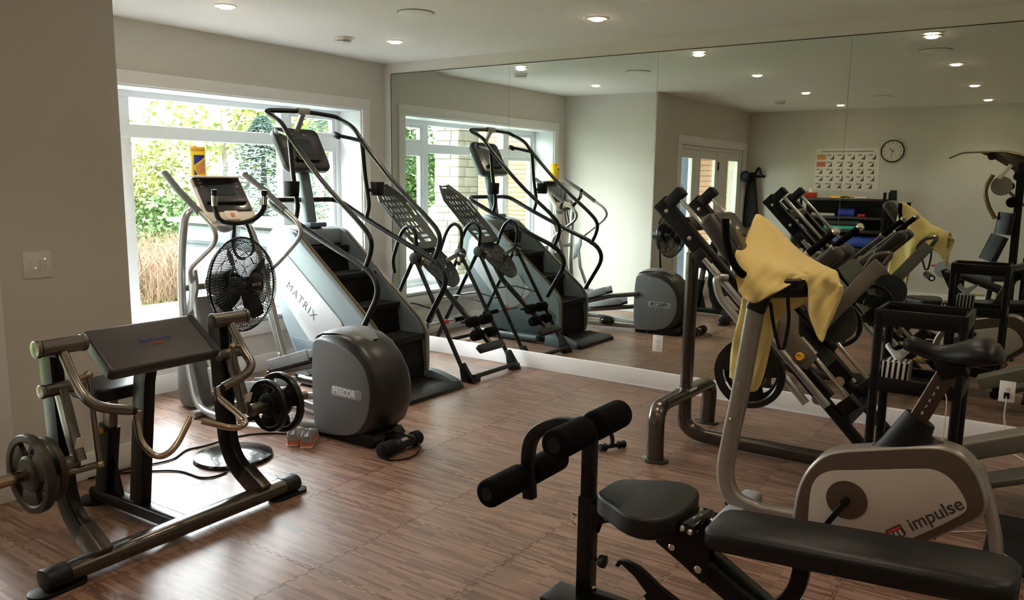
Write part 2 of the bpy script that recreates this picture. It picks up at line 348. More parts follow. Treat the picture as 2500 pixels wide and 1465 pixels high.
jm = struct('trim_1', M().b2((-0.28, OY0, OZ0 + 0.0255), (0.0, OY0 + 0.012, OZ1 - 0.0125)).b2((-0.28, OY1 - 0.012, OZ0 + 0.0255), (0, OY1, OZ1 - 0.0125)).b2((-0.28, OY0, OZ1 - 0.012), (0, OY1, OZ1)).b2((-0.28, OY0, OZ0), (0.03, OY1, OZ0 + 0.025)), 'vinyl', 0.002, label='deep white window jambs and sill')
struct('trim_2', M().b2((0, OY0 - 0.095, 0.325), (0.02, OY0 - 0.0005, OZ1 - 0.0005)).b2((0, OY1 + 0.0005, 0.325), (0.02, OY1 + 0.095, OZ1 - 0.0005)).b2((0, OY0 - 0.096, OZ1), (0.02, OY1 + 0.096, 2.382)).b2((0, OY0, 0.325), (0.02, OY1, 0.43)), 'trim', 0.003, label='flat white casing round the window')
# glazed doors
dr = struct('door_1', M().b2((X1 - 0.11, -4.27, 0), (X1 - 0.02, -4.22, 2.0995)).b2((X1 - 0.11, -6.65, 0), (X1 - 0.02, -6.60, 2.0995)).b2((X1 - 0.11, -6.65, 2.10), (X1 - 0.02, -4.22, 2.15)), 'trim', 0.003)
def leaf(a, b, g0, g1):
    sub(dr, 'door_leaf', M().b2((X1 - 0.085, a, 0.01), (X1 - 0.045, g0, 2.10)).b2((X1 - 0.085, g1, 0.01), (X1 - 0.045, b, 2.10)).b2((X1 - 0.0848, g0 + 0.0004, 1.98), (X1 - 0.0452, g1 - 0.0004, 2.0998)).b2((X1 - 0.0848, g0 + 0.0004, 0.0102), (X1 - 0.0452, g1 - 0.0004, 0.28)), 'trim', 0.002)
    sub(dr, 'pane', M().b2((X1 - 0.068, g0, 0.28), (X1 - 0.062, g1, 1.98)), 'pane')
    sub(dr, 'glazing_bead', M().b2((X1 - 0.045, g0 - 0.0, 0.28), (X1 - 0.030, g0 + 0.035, 1.98)), 'vinyl', 0.003)
leaf(-4.885, -4.275, -4.74, -4.31); leaf(-5.71, -4.895, -5.60, -5.04); leaf(-6.60, -5.72, -6.55, -6.12)
sub(dr, 'hinge', M().b2((X1 - 0.045, -5.72, 1.83), (X1 - 0.03, -5.70, 1.95)), 'black')
struct('trim_3', M().b2((X1, -4.22, 0), (X1 + 0.02, -4.10, 2.1495)).b2((X1, -6.77, 0), (X1 + 0.02, -6.65, 2.1495)).b2((X1, -6.772, 2.15), (X1 + 0.02, -4.098, 2.265)), 'trim', 0.003, label='white casing round the glazed doors')
# mirrors: frameless panels above the baseboard, fine bevel on the top edge
seams = [0.105, 1.4895, 2.8797, 4.284, 5.69, 7.09]
labs = ['frameless wall mirror panel beside the window corner, reflecting the inversion table', 'second wall mirror panel from the window, reflecting the pale bay wall',
        'third wall mirror panel from the window, behind the inclined squat machine', 'fourth wall mirror panel from the window, behind the black cart', 'fifth wall mirror panel from the window, mostly out of view']
for i in range(5):
    a, b = seams[i] + 0.0012, seams[i + 1] - 0.0012; y = -0.0065; mz = 2.634
    m = M(); zt = mz - 0.033
    m.add([(a, -0.001, BB), (b, -0.001, BB), (b, -0.001, mz), (a, -0.001, mz), (a, y, BB), (b, y, BB), (b, y, zt), (a, y, zt), (b, y - 0.00037, mz), (a, y - 0.00037, mz)],
          [(0, 1, 2, 3), (4, 7, 6, 5), (7, 9, 8, 6), (0, 4, 5, 1), (3, 2, 8, 9), (0, 3, 9, 7, 4), (1, 5, 6, 8, 2)])
    t = thing('wall_mirror_panel', labs[i], 'mirror', ((a + b) / 2, 0, BB), group='mirror panels along the wall')
    part(t, 'mirror_glass', m, 'mirror_glass', smooth=0)
    part(t, 'edge_channel', M().b2((a, y - 0.0015, mz), (b, -0.001, mz + 0.005)), 'dark_frame')
    if i == 0: part(t, 'edge_channel', M().b2((a - 0.006, y - 0.0015, BB), (a - 0.0005, -0.001, mz + 0.005)), 'dark_frame')
# outlets on the mirror
def outlet(x, z, label, plug=False):
    t = thing('wall_outlet', label, 'outlet', (x, -0.007, z - 0.067), group='outlets in the mirror')
    part(t, 'cover_plate', M().b2((x - 0.044, -0.0125, z - 0.067), (x + 0.044, -0.007, z + 0.067)), 'white_plastic', 0.002)
    for dz in (0.02, -0.02):
        f = part(t, 'receptacle', M().b2((x - 0.017, -0.014, z + dz - 0.014), (x + 0.017, -0.0124, z + dz + 0.014)), 'white_plastic', 0.001)
        part(f, 'slot', M().b2((x - 0.008, -0.0145, z + dz), (x - 0.0055, -0.0138, z + dz + 0.008)).b2((x + 0.0055, -0.0145, z + dz), (x + 0.008, -0.0138, z + dz + 0.008)).b2((x - 0.002, -0.0145, z + dz - 0.009), (x + 0.002, -0.0138, z + dz - 0.005)), 'black')
outlet(2.9775, 0.370, 'white outlet plate in the mirror beside the silver upright post')
outlet(5.383, 0.365, 'white outlet plate in the mirror with a black charger plugged in')
t = thing('usb_charger', 'black plug charger with a white cable in the right outlet', 'charger', (5.384, -0.03, 0.33))
part(t, 'plug_body', M().b2((5.368, -0.045, 0.325), (5.400, -0.0146, 0.362)), 'black_plastic', 0.003)
part(t, 'cable', M().tube(fil([(5.384, -0.045, 0.34), (5.385, -0.06, 0.30), (5.380, -0.05, 0.22), (5.40, -0.06, 0.10), (5.43, -0.10, 0.004), (5.6, -0.35, 0.004)], 0.05), 0.0028, 6), 'cable_white')
# light switch on the dark wall
t = thing('light_switch', 'white double dimmer plate on the shaded wall at left', 'switch', (X1, -3.914, 1.12))
part(t, 'cover_plate', M().b2((X1, -3.983, 1.125), (X1 + 0.006, -3.845, 1.259)), 'white_plastic', 0.002)
part(t, 'rocker', M().b2((X1 + 0.006, -3.950, 1.158), (X1 + 0.010, -3.918, 1.226)), 'white_plastic', 0.002)
for k in range(6): part(t, 'preset_button', M().b2((X1 + 0.006, -3.906, 1.160 + k * 0.0115), (X1 + 0.0095, -3.872, 1.168 + k * 0.0115)), 'white_plastic', 0.001)
part(t, 'indicator_light', M().b2((X1 + 0.009, -3.880, 1.219), (X1 + 0.0105, -3.877, 1.222)), 'led')
part(t, 'indicator_light', M().b2((X1 + 0.009, -3.928, 1.176), (X1 + 0.0105, -3.925, 1.179)), 'led')
# recessed downlights
LAMPS = [(0.996, -0.91, 'recessed downlight near the window and mirror corner'), (0.97, -2.48, 'recessed downlight at upper left in front of the window'),
         (2.838, -0.907, 'recessed downlight beside the mirror above the squat machine'), (2.835, -2.475, 'downlight seen in the third mirror panel, nearest the pale ceiling'),
         (2.82, -4.334, 'downlight seen in the mirror left of the ceiling smoke alarm row'), (2.818, -6.106, 'downlight seen in the mirror just left of the last seam'),
         (4.63, -0.928, 'topmost downlight seen in the last mirror panel'), (4.612, -2.561, 'second downlight from the top in the last mirror panel'),
         (4.591, -4.409, 'third downlight from the top in the last mirror panel'), (4.583, -6.163, 'lowest downlight seen in the last mirror panel'),
         (6.42, -0.92, 'downlight at far right of the room beside the mirror'), (6.42, -2.5, 'downlight at far right of the room, second from the mirror'),
         (6.42, -4.4, 'downlight at far right of the room, third from the mirror'), (6.42, -6.15, 'downlight at far right of the room by the back wall')]
for x, y, lb in LAMPS:
    t = thing('recessed_downlight', lb, 'ceiling light', (x, y, H - 0.02), group='recessed downlights')
    part(t, 'trim_ring', M().lathe((x, y, H), (0, 0, -1), [(0.070, -0.001), (0.070, 0.003), (0.066, 0.006), (0.050, 0.006), (0.048, 0.002), (0.048, -0.001)], 32), 'white')
    part(t, 'lens', M().lathe((x, y, H), (0, 0, -1), [(0.044, 0.0), (0.044, 0.008), (0.036, 0.016), (0.0, 0.018)], 24), 'lamp_glow')
    L = bpy.data.lights.new('downlight_beam', 'SPOT'); L.energy = LAMP_W; L.spot_size = math.radians(125); L.spot_blend = 0.9; L.shadow_soft_size = 0.05; L.color = (1.0, 0.84, 0.66)
    lo = bpy.data.objects.new('downlight_beam', L); COL.objects.link(lo); lo.location = (0, 0, -0.006); lo.parent = t
for x, y, lb in ((1.894, -1.678, 'round white ceiling speaker between two downlights near the mirror'), (4.562, -1.652, 'round ceiling speaker seen in the last mirror panel'), (3.5, -5.217, 'faint round ceiling speaker seen in the mirror above the clock')):
    t = thing('ceiling_speaker', lb, 'speaker', (x, y, H - 0.012), group='ceiling speakers')
    part(t, 'grille', M().lathe((x, y, H), (0, 0, -1), [(0.118, -0.001), (0.118, 0.006), (0.112, 0.009), (0.0, 0.0095)], 48), 'ceiling')
    part(t, 'rim', M().lathe((x, y, H), (0, 0, -1), [(0.124, -0.001), (0.124, 0.003), (0.119, 0.003), (0.119, -0.001)], 48), 'grey_panel')
for x, y, lb in ((0.761, -1.249, 'white smoke alarm on the ceiling near the window'), (2.244, -5.235, 'smoke alarm on the shaded ceiling seen in the mirror')):
    t = thing('smoke_alarm', lb, 'smoke alarm', (x, y, H - 0.05), group='smoke alarms')
    part(t, 'base', M().lathe((x, y, H), (0, 0, -1), [(0.072, 0), (0.072, 0.012), (0.066, 0.026), (0.05, 0.027)], 32), 'white_plastic')
    part(t, 'vent_ring', M().lathe((x, y, H), (0, 0, -1), [(0.05, 0.026), (0.05, 0.032), (0.046, 0.034)], 32), 'grey_panel')
    part(t, 'cap', M().lathe((x, y, H), (0, 0, -1), [(0.058, 0.033), (0.056, 0.042), (0.03, 0.048), (0, 0.049)], 32), 'white_plastic')
# ================================================================ outdoors
GZ = 0.06
gnd = struct('ground', M().b2((-40, -30, -0.3), (-0.43, 30, GZ)), 'lawn', label='green lawn outside the window')
struct('patio', M().b2((-0.43, -30, -0.3), (X1 - 0.16, -3.6, GZ - 0.02)), 'concrete', label='concrete patio outside the glazed doors')
single('gravel_bed', M().b2((-3.2, -4.0, GZ), (-0.45, 3.0, GZ + 0.02)), 'gravel', 'dark gravel strip on the ground below the window', 'gravel', kind='stuff')
single('garden_edging', M().b2((-3.36, -4.0, GZ), (-3.2, 2.6, GZ + 0.06)), 'concrete', 'white concrete edging between gravel and dry grass', 'edging', 0.01)
# grassy bank rising to the left (seen in the mirror)
rows = []
for i in range(9):
    x = -7.2 - i * 1.7
    rows.append([(x, y, GZ + 0.02 + max(0, i - 0.5) * 0.33 * (0.5 + 0.5 * min(1, max(0, (-1.0 - y) / 4 + 0.5))) + 0.12 * math.sin(y * 0.9 + i)) for y in [-22 + k * 1.5 for k in range(17)]])
bank = single('grass_bank', M().grid(rows), 'lawn', 'sunlit green grass bank seen through the mirrored window', 'lawn', kind='stuff', smooth=80)
def blades(cx0, cx1, cy0, cy1, n, h0, h1, w, lean):
    m = M()
    for _ in range(n):
        x = random.uniform(cx0, cx1); y = random.uniform(cy0, cy1); h = random.uniform(h0, h1); a = random.uniform(0, 6.28); ln = random.uniform(0.1, lean) * h
        dx, dy = math.cos(a) * w, math.sin(a) * w; b = random.uniform(0, 6.28); tx, ty = math.cos(b) * ln, math.sin(b) * ln
        m.add([(x - dx, y - dy, GZ), (x + dx, y + dy, GZ), (x + dx * .7 + tx * .4, y + dy * .7 + ty * .4, GZ + h * .6), (x - dx * .7 + tx * .4, y - dy * .7 + ty * .4, GZ + h * .6), (x + tx, y + ty, GZ + h)], [(0, 1, 2, 3), (3, 2, 4)])
    return m
single('dry_grass', blades(-6.3, -3.45, -1.2, 2.6, 5600, 0.3, 0.85, 0.007, 0.9), 'dry_grass', 'tall straw-coloured dry grass beyond the white edging', 'grass', kind='stuff', smooth=0)
def crown(blobs, n, ls, m=None):
    m = m or M(); tot = sum(b[3] ** 2 for b in blobs)
    for cx, cy, cz, r, sz in blobs:
        for _ in range(int(n * r * r / tot)):
            u = Vector((random.gauss(0, 1), random.gauss(0, 1), random.gauss(0, 1))).normalized() * r * random.uniform(0.55, 1.0) ** 0.5
            p = Vector((cx + u.x, cy + u.y, cz + u.z * sz)); a = Vector((random.gauss(0, 1), random.gauss(0, 1), random.gauss(0, 1))).normalized(); b = a.orthogonal().normalized(); s = ls * random.uniform(0.6, 1.3)
            m.add([p - a * s, p + b * s * 0.55, p + a * s, p - b * s * 0.55], [(0, 1, 2, 3)])
    return m
def shrub(name, label, base, blobs, n, ls, lm, group=None, trunk=0.04):
    t = thing(name, label, 'tree' if 'tree' in name else 'shrub', base, group=group)
    part(t, 'foliage', crown(blobs, n, ls), lm, smooth=0)
    k = 0
    for bl in blobs[:5]:
        part(t, 'trunk' if k == 0 else 'branch', M().tube([Vector(base) - Vector((0, 0, 0.05)), Vector(base) * 0.5 + Vector(bl[:3]) * 0.5 + Vector((0.1, 0.05, 0.1)), bl[:3]], lambda q: trunk * (1 - 0.7 * q), 7), 'bark'); k += 1
    return t
G_ = 'shrubs and trees beyond the window'
shrub('flowering_shrub', 'pale yellow-green shrub at left beyond the dry grass', (-8.6, 2.6, GZ), [(-8.6, 2.6, 1.2, 0.95, 1.0), (-8.9, 3.4, 1.5, 0.9, 1.0), (-8.5, 1.9, 1.1, 0.7, 0.9), (-8.8, 2.9, 1.8, 0.5, 0.8)], 3600, 0.055, 'leaf_yellow', G_)
shrub('leafy_bush', 'bright green leafy bush low behind the white cabinet edge', (-7.0, 2.0, GZ), [(-7.0, 2.0, 0.7, 0.7, 0.9), (-6.9, 1.5, 0.6, 0.45, 0.9), (-7.3, 2.6, 0.85, 0.6, 0.9)], 4200, 0.05, 'leaf_green', G_)
shrub('willow_bush', 'sparse olive bush with thin upright twigs at far left', (-7.6, 1.5, GZ), [(-7.6, 1.5, 1.0, 0.55, 1.1), (-7.7, 1.8, 1.5, 0.5, 1.0)], 2200, 0.04, 'leaf_yellow', G_)
shrub('birch_tree', 'tall airy tree with yellow-green leaves against the white sky', (-14.5, 8.6, GZ), [(-14.5, 8.6, 3.6, 1.5, 0.9), (-14.0, 9.8, 2.8, 1.3, 0.9), (-14.6, 7.6, 2.6, 1.0, 0.9)], 1000, 0.12, 'leaf_yellow', G_, 0.12)
shrub('maple_tree', 'green tree behind the climber console at upper right of window', (-12.5, 10.6, GZ), [(-12.5, 10.6, 3.2, 1.4, 0.9), (-12.4, 9.2, 3.2, 1.2, 0.9), (-12.6, 11.8, 3.0, 1.3, 0.9)], 3400, 0.12, 'leaf_yellow', G_, 0.12)
shrub('slender_tree', 'thin bare-stemmed tree at upper left of the window', (-13.5, 5.6, GZ), [(-13.5, 5.6, 2.4, 0.8, 0.8), (-13.3, 6.2, 3.2, 0.6, 0.8), (-13.8, 5.0, 1.8, 0.9, 0.8)], 450, 0.10, 'leaf_yellow', G_, 0.07)
shrub('lilac_shrub', 'bright green shrub on the grass bank seen in the mirror', (-8.5, -10.3, 0.8), [(-8.5, -10.3, 1.7, 0.8, 1.0), (-8.8, -9.6, 1.2, 0.7, 1.0)], 5200, 0.07, 'leaf_green', G_)
shrub('poplar_tree', 'leafy green tree behind the stone pillar in the mirror', (-13.0, -15.6, 1.6), [(-13.0, -15.6, 3.2, 1.2, 1.2), (-13.2, -14.4, 2.4, 1.0, 1.0)], 3600, 0.09, 'leaf_green', G_, 0.1)
# blue spruce: tiers of drooping needle sprays
def spruce(base, h, rad, label, n):
    t = thing('spruce_tree', label, 'tree', base, group=G_); B = Vector(base)
    part(t, 'trunk', M().tube([B - Vector((0, 0, 0.05)), B + Vector((0, 0, h))], lambda q: 0.12 * (1 - 0.9 * q), 8), 'bark')
    m = M()
    for _ in range(n):
        z = random.uniform(0.12, 1.0); a = random.uniform(0, 6.28); rr = rad * (1 - z) ** 0.85 * random.uniform(0.35, 1.0)
        p = B + Vector((math.cos(a) * rr, math.sin(a) * rr, h * z - rr * 0.22)); o = Vector((math.cos(a), math.sin(a), random.uniform(-0.3, 0.15))).normalized(); s = Vector((-o.y, o.x, random.uniform(-0.3, 0.3))).normalized()
        L = random.uniform(0.08, 0.17); w = 0.022
        for q in (-0.6, 0.0, 0.6):
            e = (o + s * q).normalized() * L; pp = e.cross(Vector((0, 0, 1))).normalized() * w
            m.add([p - pp, p + pp, p + e + pp * 0.3, p + e - pp * 0.3], [(0, 1, 2, 3)])
    part(t, 'needles', m, 'spruce', smooth=0)
spruce((-7.5, 4.5, GZ), 2.75, 2.0, 'blue-green spruce tree in the middle of the window', 8000)
spruce((-5.6, 4.7, GZ), 3.5, 1.75, 'blue-green spruce tree right of the climber console', 5200)
# white panelled outdoor cabinet
CX0, CX1, CY = -2.80, -0.62, -0.45
t = thing('outdoor_cabinet', 'white panelled outdoor cabinet with grey-blue drawer band outside the window', 'cabinet', (-1.7, 0, GZ + 0.02))
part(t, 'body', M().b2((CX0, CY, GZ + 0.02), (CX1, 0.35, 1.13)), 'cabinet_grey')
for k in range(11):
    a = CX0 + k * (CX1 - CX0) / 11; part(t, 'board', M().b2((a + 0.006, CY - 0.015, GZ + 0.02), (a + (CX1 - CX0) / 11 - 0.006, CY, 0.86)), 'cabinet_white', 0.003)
for k in range(2):
    a = CX0 + k * (CX1 - CX0) / 2 + 0.05; f = part(t, 'drawer_front', M().b2((a, CY - 0.02, 0.90), (a + (CX1 - CX0) / 2 - 0.1, CY, 1.10)), 'cabinet_grey', 0.004)
    part(f, 'inset_panel', M().b2((a + 0.06, CY - 0.024, 0.935), (a + (CX1 - CX0) / 2 - 0.16, CY - 0.018, 1.065)), 'climber_dark', 0.003)
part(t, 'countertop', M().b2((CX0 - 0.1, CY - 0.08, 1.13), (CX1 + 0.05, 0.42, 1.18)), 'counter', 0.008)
# house wing beyond the patio: stone pillar, plank siding, steel column
wing = struct('wall_patio', M().b2((-6.6, -9.2, 0), (1.0, -9.05, 4.2)), 'subfloor')
pl_me = {}
for k in range(34):
    z = GZ + 0.02 + k * 0.1
    for j, (xa, xb) in enumerate(((-6.6, -4.1 + 0.3 * (k % 3)), (-4.1 + 0.3 * (k % 3), -1.6 - 0.25 * (k % 2)), (-1.6 - 0.25 * (k % 2), 1.0))):
        sub(wing, 'plank', M().b2((xa + 0.003, -9.05, z), (xb - 0.003, -9.028, z + 0.094)), 'siding', 0.003)
pil = thing('stone_pillar', 'pale stacked stone pillar of the porch seen in the mirrored window', 'pillar', (-2.95, -4.82, GZ))
part(pil, 'core', M().b2((-3.18, -5.05, GZ), (-2.72, -4.59, 4.2)), 'stone')
z = GZ; k = 0
while z < 3.6:
    h = random.choice((0.10, 0.13, 0.16)); a = -4.75; k += 1
    cut = random.uniform(0.2, 0.36)
    for (ya, yb) in ((-5.08, -5.08 + cut), (-5.08 + cut, -4.56)):
        part(pil, 'stone_block', M().b2((-2.73, ya + 0.004, z + 0.004), (-2.69 + random.uniform(-0.012, 0.012), yb - 0.004, z + h - 0.004)), 'stone', 0.006)
    for (xa, xb) in ((-3.2, -3.2 + cut), (-3.2 + cut, -2.72)):
        part(pil, 'stone_block', M().b2((xa + 0.004, -4.60, z + 0.004), (xb - 0.004, -4.57 + random.uniform(-0.012, 0.012), z + h - 0.004)), 'stone', 0.006)
    z += h
for (x, y, lb) in ((-1.85, -6.6, 'grey-blue riveted steel column seen through the mirrored window'), (0.2, -7.0, 'grey-blue riveted steel column seen through the glazed door'), (-3.05, -5.35, 'grey-blue steel column beside the stone pillar')):
    t = thing('steel_column', lb, 'column', (x, y, GZ), group='patio columns')
    part(t, 'shaft', M().b2((x - 0.1, y - 0.1, GZ), (x + 0.1, y + 0.1, 4.0)), 'steel_blue', 0.004)
    for q in range(12): part(t, 'rivet', M().ball((x + 0.1, y + 0.0, 0.4 + q * 0.24), 0.014, 8), 'steel_blue'); part(t, 'rivet', M().ball((x, y + 0.1, 0.4 + q * 0.24), 0.014, 8), 'steel_blue')
struct('porch_shade_roof', M().b2((-3.6, -9.2, 3.0), (X1 - 0.16, -3.6, 3.12)), 'siding')  # unseen roof over the patio, added to cut daylight through the glazed doors
single('porch_beam', M().b2((-3.4, -9.0, 2.75), (-2.6, -4.0, 3.0)), 'steel_blue', 'dark grey-blue porch beam above the pillar', 'beam', 0.01)
# ================================================================ preacher curl machine (local frame: x towards the camera, y along the front rail)
def plate(t, name, c, R, mtl, th=0.03, lab=None, n=3, local=True):
    """spoked grip plate lying across the y axis"""
    m = M(); cx, cy, cz = c
    m.lathe(c, (0, 1, 0), [(R * 0.80, -th * 0.35), (R * 0.84, -th / 2), (R * 0.98, -th / 2), (R, -th * 0.3), (R, th * 0.3), (R * 0.98, th / 2), (R * 0.84, th / 2), (R * 0.80, th * 0.35), (R * 0.80, -th * 0.35)], 40)
    m.f = [f for f in m.f if len(f) == 4]
    rim = part(t, name, m, mtl, local=local, label=lab)
    part(rim, 'hub', M().lathe(c, (0, 1, 0), [(0.028, -th * 0.55), (R * 0.40, -th * 0.55), (R * 0.47, -th * 0.3), (R * 0.47, th * 0.3), (R * 0.40, th * 0.55), (0.028, th * 0.55)], 32), mtl, local=local)
    for k in range(n):
        a = 2 * math.pi * k / n + 0.5; d = Vector((math.cos(a), 0, math.sin(a))); s = Vector((-d.z, 0, d.x)); C = Vector(c)
        w0, w1 = R * 0.30, R * 0.42
        p = [C + d * R * 0.4 - s * w0, C + d * R * 0.4 + s * w0, C + d * R * 0.83 + s * w1, C + d * R * 0.83 - s * w1]
        y = Vector((0, th * 0.3, 0)); part(rim, 'web', M().add([q - y for q in p] + [q + y for q in p], [(0, 1, 2, 3), (7, 6, 5, 4), (0, 4, 5, 1), (1, 5, 6, 2), (2, 6, 7, 3), (3, 7, 4, 0)]), mtl, 0.002, local=local)
    return rim
PO = (2.385, -3.845, 0)
pc = thing('preacher_curl_machine', 'preacher curl machine with slanted black arm pad and loaded weight arms in front left', 'exercise machine', PO, math.radians(2.2))
def pp(name, m, mtl, bev=0.0, par=None, **k): return part(par or pc, name, m, mtl, bev, local=True, **k)
pp('front_rail', M().rect([(0, -0.60, 0.058), (0, 0.60, 0.058)], 0.10, 0.075, (1, 0, 0), 0.45), 'gunmetal')
for s in (-1, 1):
    e = pp('end_cap', M().rect([(0, s * 0.56, 0.058), (0, s * 0.655, 0.058)], 0.108, 0.083, (1, 0, 0), 0.47), 'black_plastic', 0.006)
    pp('foot_plate', M().xy([(0.055 * math.cos(a) , s * 0.60 + (0.06 if math.sin(a) > 0 else -0.06) + 0.055 * math.sin(a)) for a in [2 * math.pi * k / 24 for k in range(24)]], 0.0, 0.016), 'black_plastic', 0.003)
    pp('bolt', M().cyl((0, s * 0.61, 0.098), (0, s * 0.61, 0.101), 0.008), 'iron_black', par=e)
    up = pp('upright', M().rect(fil([(-0.005, s * 0.42, 0.085), (-0.215, s * 0.42, 0.215), (-0.245, s * 0.42, 0.45), (-0.27, s * 0.42, 0.92)], [0, 0.16, 0.2, 0], 8), 0.055, 0.105, (0, 1, 0), 0.2), 'dark_frame')
    pp('mounting_plate', M().rect([(0.03, s * 0.42, 0.075), (-0.10, s * 0.42, 0.155)], 0.06, 0.108, (0, 1, 0), 0.12), 'gunmetal', par=up)
    pp('upper_pivot', M().cyl((-0.18, s * 0.335, 0.947), (-0.18, s * 0.505, 0.947), 0.034, 28), 'pewter')
    for q in (0.32, 0.51): pp('pivot_cap', M().lathe((-0.18, s * (q + 0.008), 0.947), (0, 1, 0), [(0.030, -0.010), (0.037, -0.008), (0.037, 0.008), (0.030, 0.010)], 28), 'pewter', 0.002)
    pp('pivot_bracket', M().b2((-0.29, s * 0.39, 0.90), (-0.17, s * 0.45, 0.95)), 'dark_frame', 0.006)
    pp('lower_pivot', M().cyl((-0.20, s * 0.38, 0.765), (-0.20, s * 0.49, 0.765), 0.028, 24), 'pewter')
    for q in (0.37, 0.50): pp('pivot_cap', M().lathe((-0.20, s * q, 0.765), (0, 1, 0), [(0.024, -0.010), (0.030, -0.008), (0.030, 0.008), (0.024, 0.010)], 24), 'pewter', 0.002)
    arm = pp('curl_arm', M().tube(fil([(-0.18, s * 0.42, 0.935), (-0.085, s * 0.42, 0.80), (0.01, s * 0.415, 0.715), (-0.015, s * 0.24, 0.655)], [0, 0.05, 0.11, 0], 8), 0.0215, 16), 'pewter')
    pp('arm_end', M().cyl((-0.014, s * 0.245, 0.656), (-0.018, s * 0.215, 0.646), 0.018, 16), 'black_plastic', par=arm)
    pp('ball_joint', M().cyl((-0.018, s * 0.225, 0.648), (-0.02, s * 0.19, 0.636), 0.010, 12), 'chrome_warm', par=arm)
    lv = pp('weight_lever', M().rect([(-0.20, s * 0.425, 0.765), (-0.135, s * 0.43, 0.60), (-0.085, s * 0.43, 0.47)], 0.042, 0.055, (0, 1, 0), 0.2), 'pewter')
    pp('warning_sticker', M().box((-0.073, s * 0.4306, 0.545), (0.002, 0.036, 0.07), RY(21)), 'paper', par=lv)
    pp('push_rod', M().tube([(-0.09, s * 0.365, 0.822), (-0.05, s * 0.365, 0.447)], 0.012, 12), 'pewter')
    pp('rod_end', M().ball((-0.09, s * 0.365, 0.825), 0.019), 'chrome_warm'); pp('rod_end', M().ball((-0.05, s * 0.365, 0.445), 0.018), 'chrome_warm')
    pp('rod_pin', M().cyl((-0.09, s * 0.365, 0.824), (-0.09, s * 0.43, 0.815), 0.012, 12), 'chrome_warm')
    pp('stub', M().cyl((-0.10, s * 0.47, 0.43), (-0.05, s * 0.365, 0.445), 0.015, 14), 'pewter')
    zc, xc = (0.465, -0.115) if s < 0 else (0.487, -0.06)
    pp('sleeve_collar', M().cyl((xc, s * 0.425, zc), (xc, s * 0.50, zc), 0.031, 20), 'pewter')
    pp('weight_sleeve', M().cyl((xc, s * 0.49, zc), (xc, s * 0.80, zc), 0.0245, 20), 'chrome_warm' if s < 0 else 'pewter')
    if s < 0:
        plate(pc, 'weight_plate', (xc, -0.545, zc), 0.135, 'iron', 0.026, 'smaller cast iron plate'); plate(pc, 'weight_plate', (xc, -0.610, zc), 0.162, 'iron', 0.036, 'larger worn cast iron plate')
    else:
        plate(pc, 'weight_plate', (xc, 0.545, zc), 0.137, 'iron_black', 0.026, 'smaller black plate'); plate(pc, 'weight_plate', (xc, 0.630, zc), 0.160, 'iron_black', 0.034, 'larger black plate')
pp('handle_joint', M().cyl((-0.03, -0.20, 0.655), (-0.028, -0.20, 0.60), 0.017, 16), 'chrome_warm'); pp('handle_joint', M().cyl((-0.01, 0.20, 0.665), (0.002, 0.20, 0.605), 0.018, 16), 'chrome_warm')
pp('curl_handle', M().tube(fil([(-0.028, -0.20, 0.605), (-0.012, -0.20, 0.50), (0.065, -0.175, 0.435), (0.10, -0.115, 0.465), (0.094, -0.02, 0.592)], [0, 0.05, 0.06, 0.06, 0], 8), 0.0145, 14), 'chrome_warm')
pp('curl_handle', M().tube(fil([(0.0, 0.20, 0.62), (0.11, 0.20, 0.572), (0.225, 0.185, 0.535), (0.215, 0.12, 0.52), (0.115, 0.02, 0.566)], [0, 0.04, 0.05, 0.05, 0], 8), 0.0145, 14), 'chrome_warm')
pd = Vector((0.205, 0, -0.155)).normalized(); pn = Vector((0.155, 0, 0.205)).normalized(); pc0 = Vector((-0.265, 0, 0.982))
# pad: slanted slab with rounded edges
def slab(o, ex, ey, ez, lx, ly, t, r, n=5):
    """rounded slab; top face centre line starts at o, ex along length"""
    m = M(); rings = []
    for z, ins in ((0, 0.006), (-t * 0.15, 0.0), (-t * 0.8, 0.0), (-t, 0.006)) if t > 0 else ():
        ring = []
        for sx, sy, a0 in ((1, 1, 0), (0, 1, 90), (0, -1, 180), (1, -1, 270)):
            for k in range(n + 1):
                a = math.radians(a0 + 90 * k / n); cx = (lx - r) if sx else r; cy = sy * (ly / 2 - r)
                ring.append(Vector(o) + ex * (cx + (r - ins) * math.cos(a)) + ey * (cy + (r - ins) * math.sin(a)) + ez * z)
        rings.append(ring)
    return m.loft(rings)
pad = pp('arm_pad', slab(pc0, pd, V(0, 1, 0), pn, 0.262, 0.56, 0.062, 0.025), 'vinyl_brown', 0.008)
pp('pad_end_panel', M().add([pc0 + pd * 0.006 + V(0, 0.235, 0) + pn * 0.0022, pc0 + pd * 0.006 + V(0, 0.262, 0) + pn * 0.0018, pc0 + pd * 0.256 + V(0, 0.262, 0) + pn * 0.0018, pc0 + pd * 0.256 + V(0, 0.235, 0) + pn * 0.0022], [(0, 1, 2, 3)]), 'vinyl_black', par=pad)
text(pad, 'lettering', 'Performance', 0.034, 'label_blue', pc0 + pd * 0.118 + pn * 0.0012, (0, 1, 0), -pd, local=True, shear=0.12, sx=0.9)
text(pad, 'lettering', 'strength', 0.019, 'red', pc0 + pd * 0.142 + pn * 0.0012, (0, 1, 0), -pd, local=True, shear=0.3)
pp('pad_mount', M().box((-0.20, 0, 0.868), (0.16, 0.36, 0.012), RY(37)), 'dark_frame')
pp('pad_post', M().rect([(-0.36, 0, 0.085), (-0.27, 0, 0.70), (-0.22, 0, 0.865)], 0.055, 0.10, (0, 1, 0), 0.15), 'dark_frame')
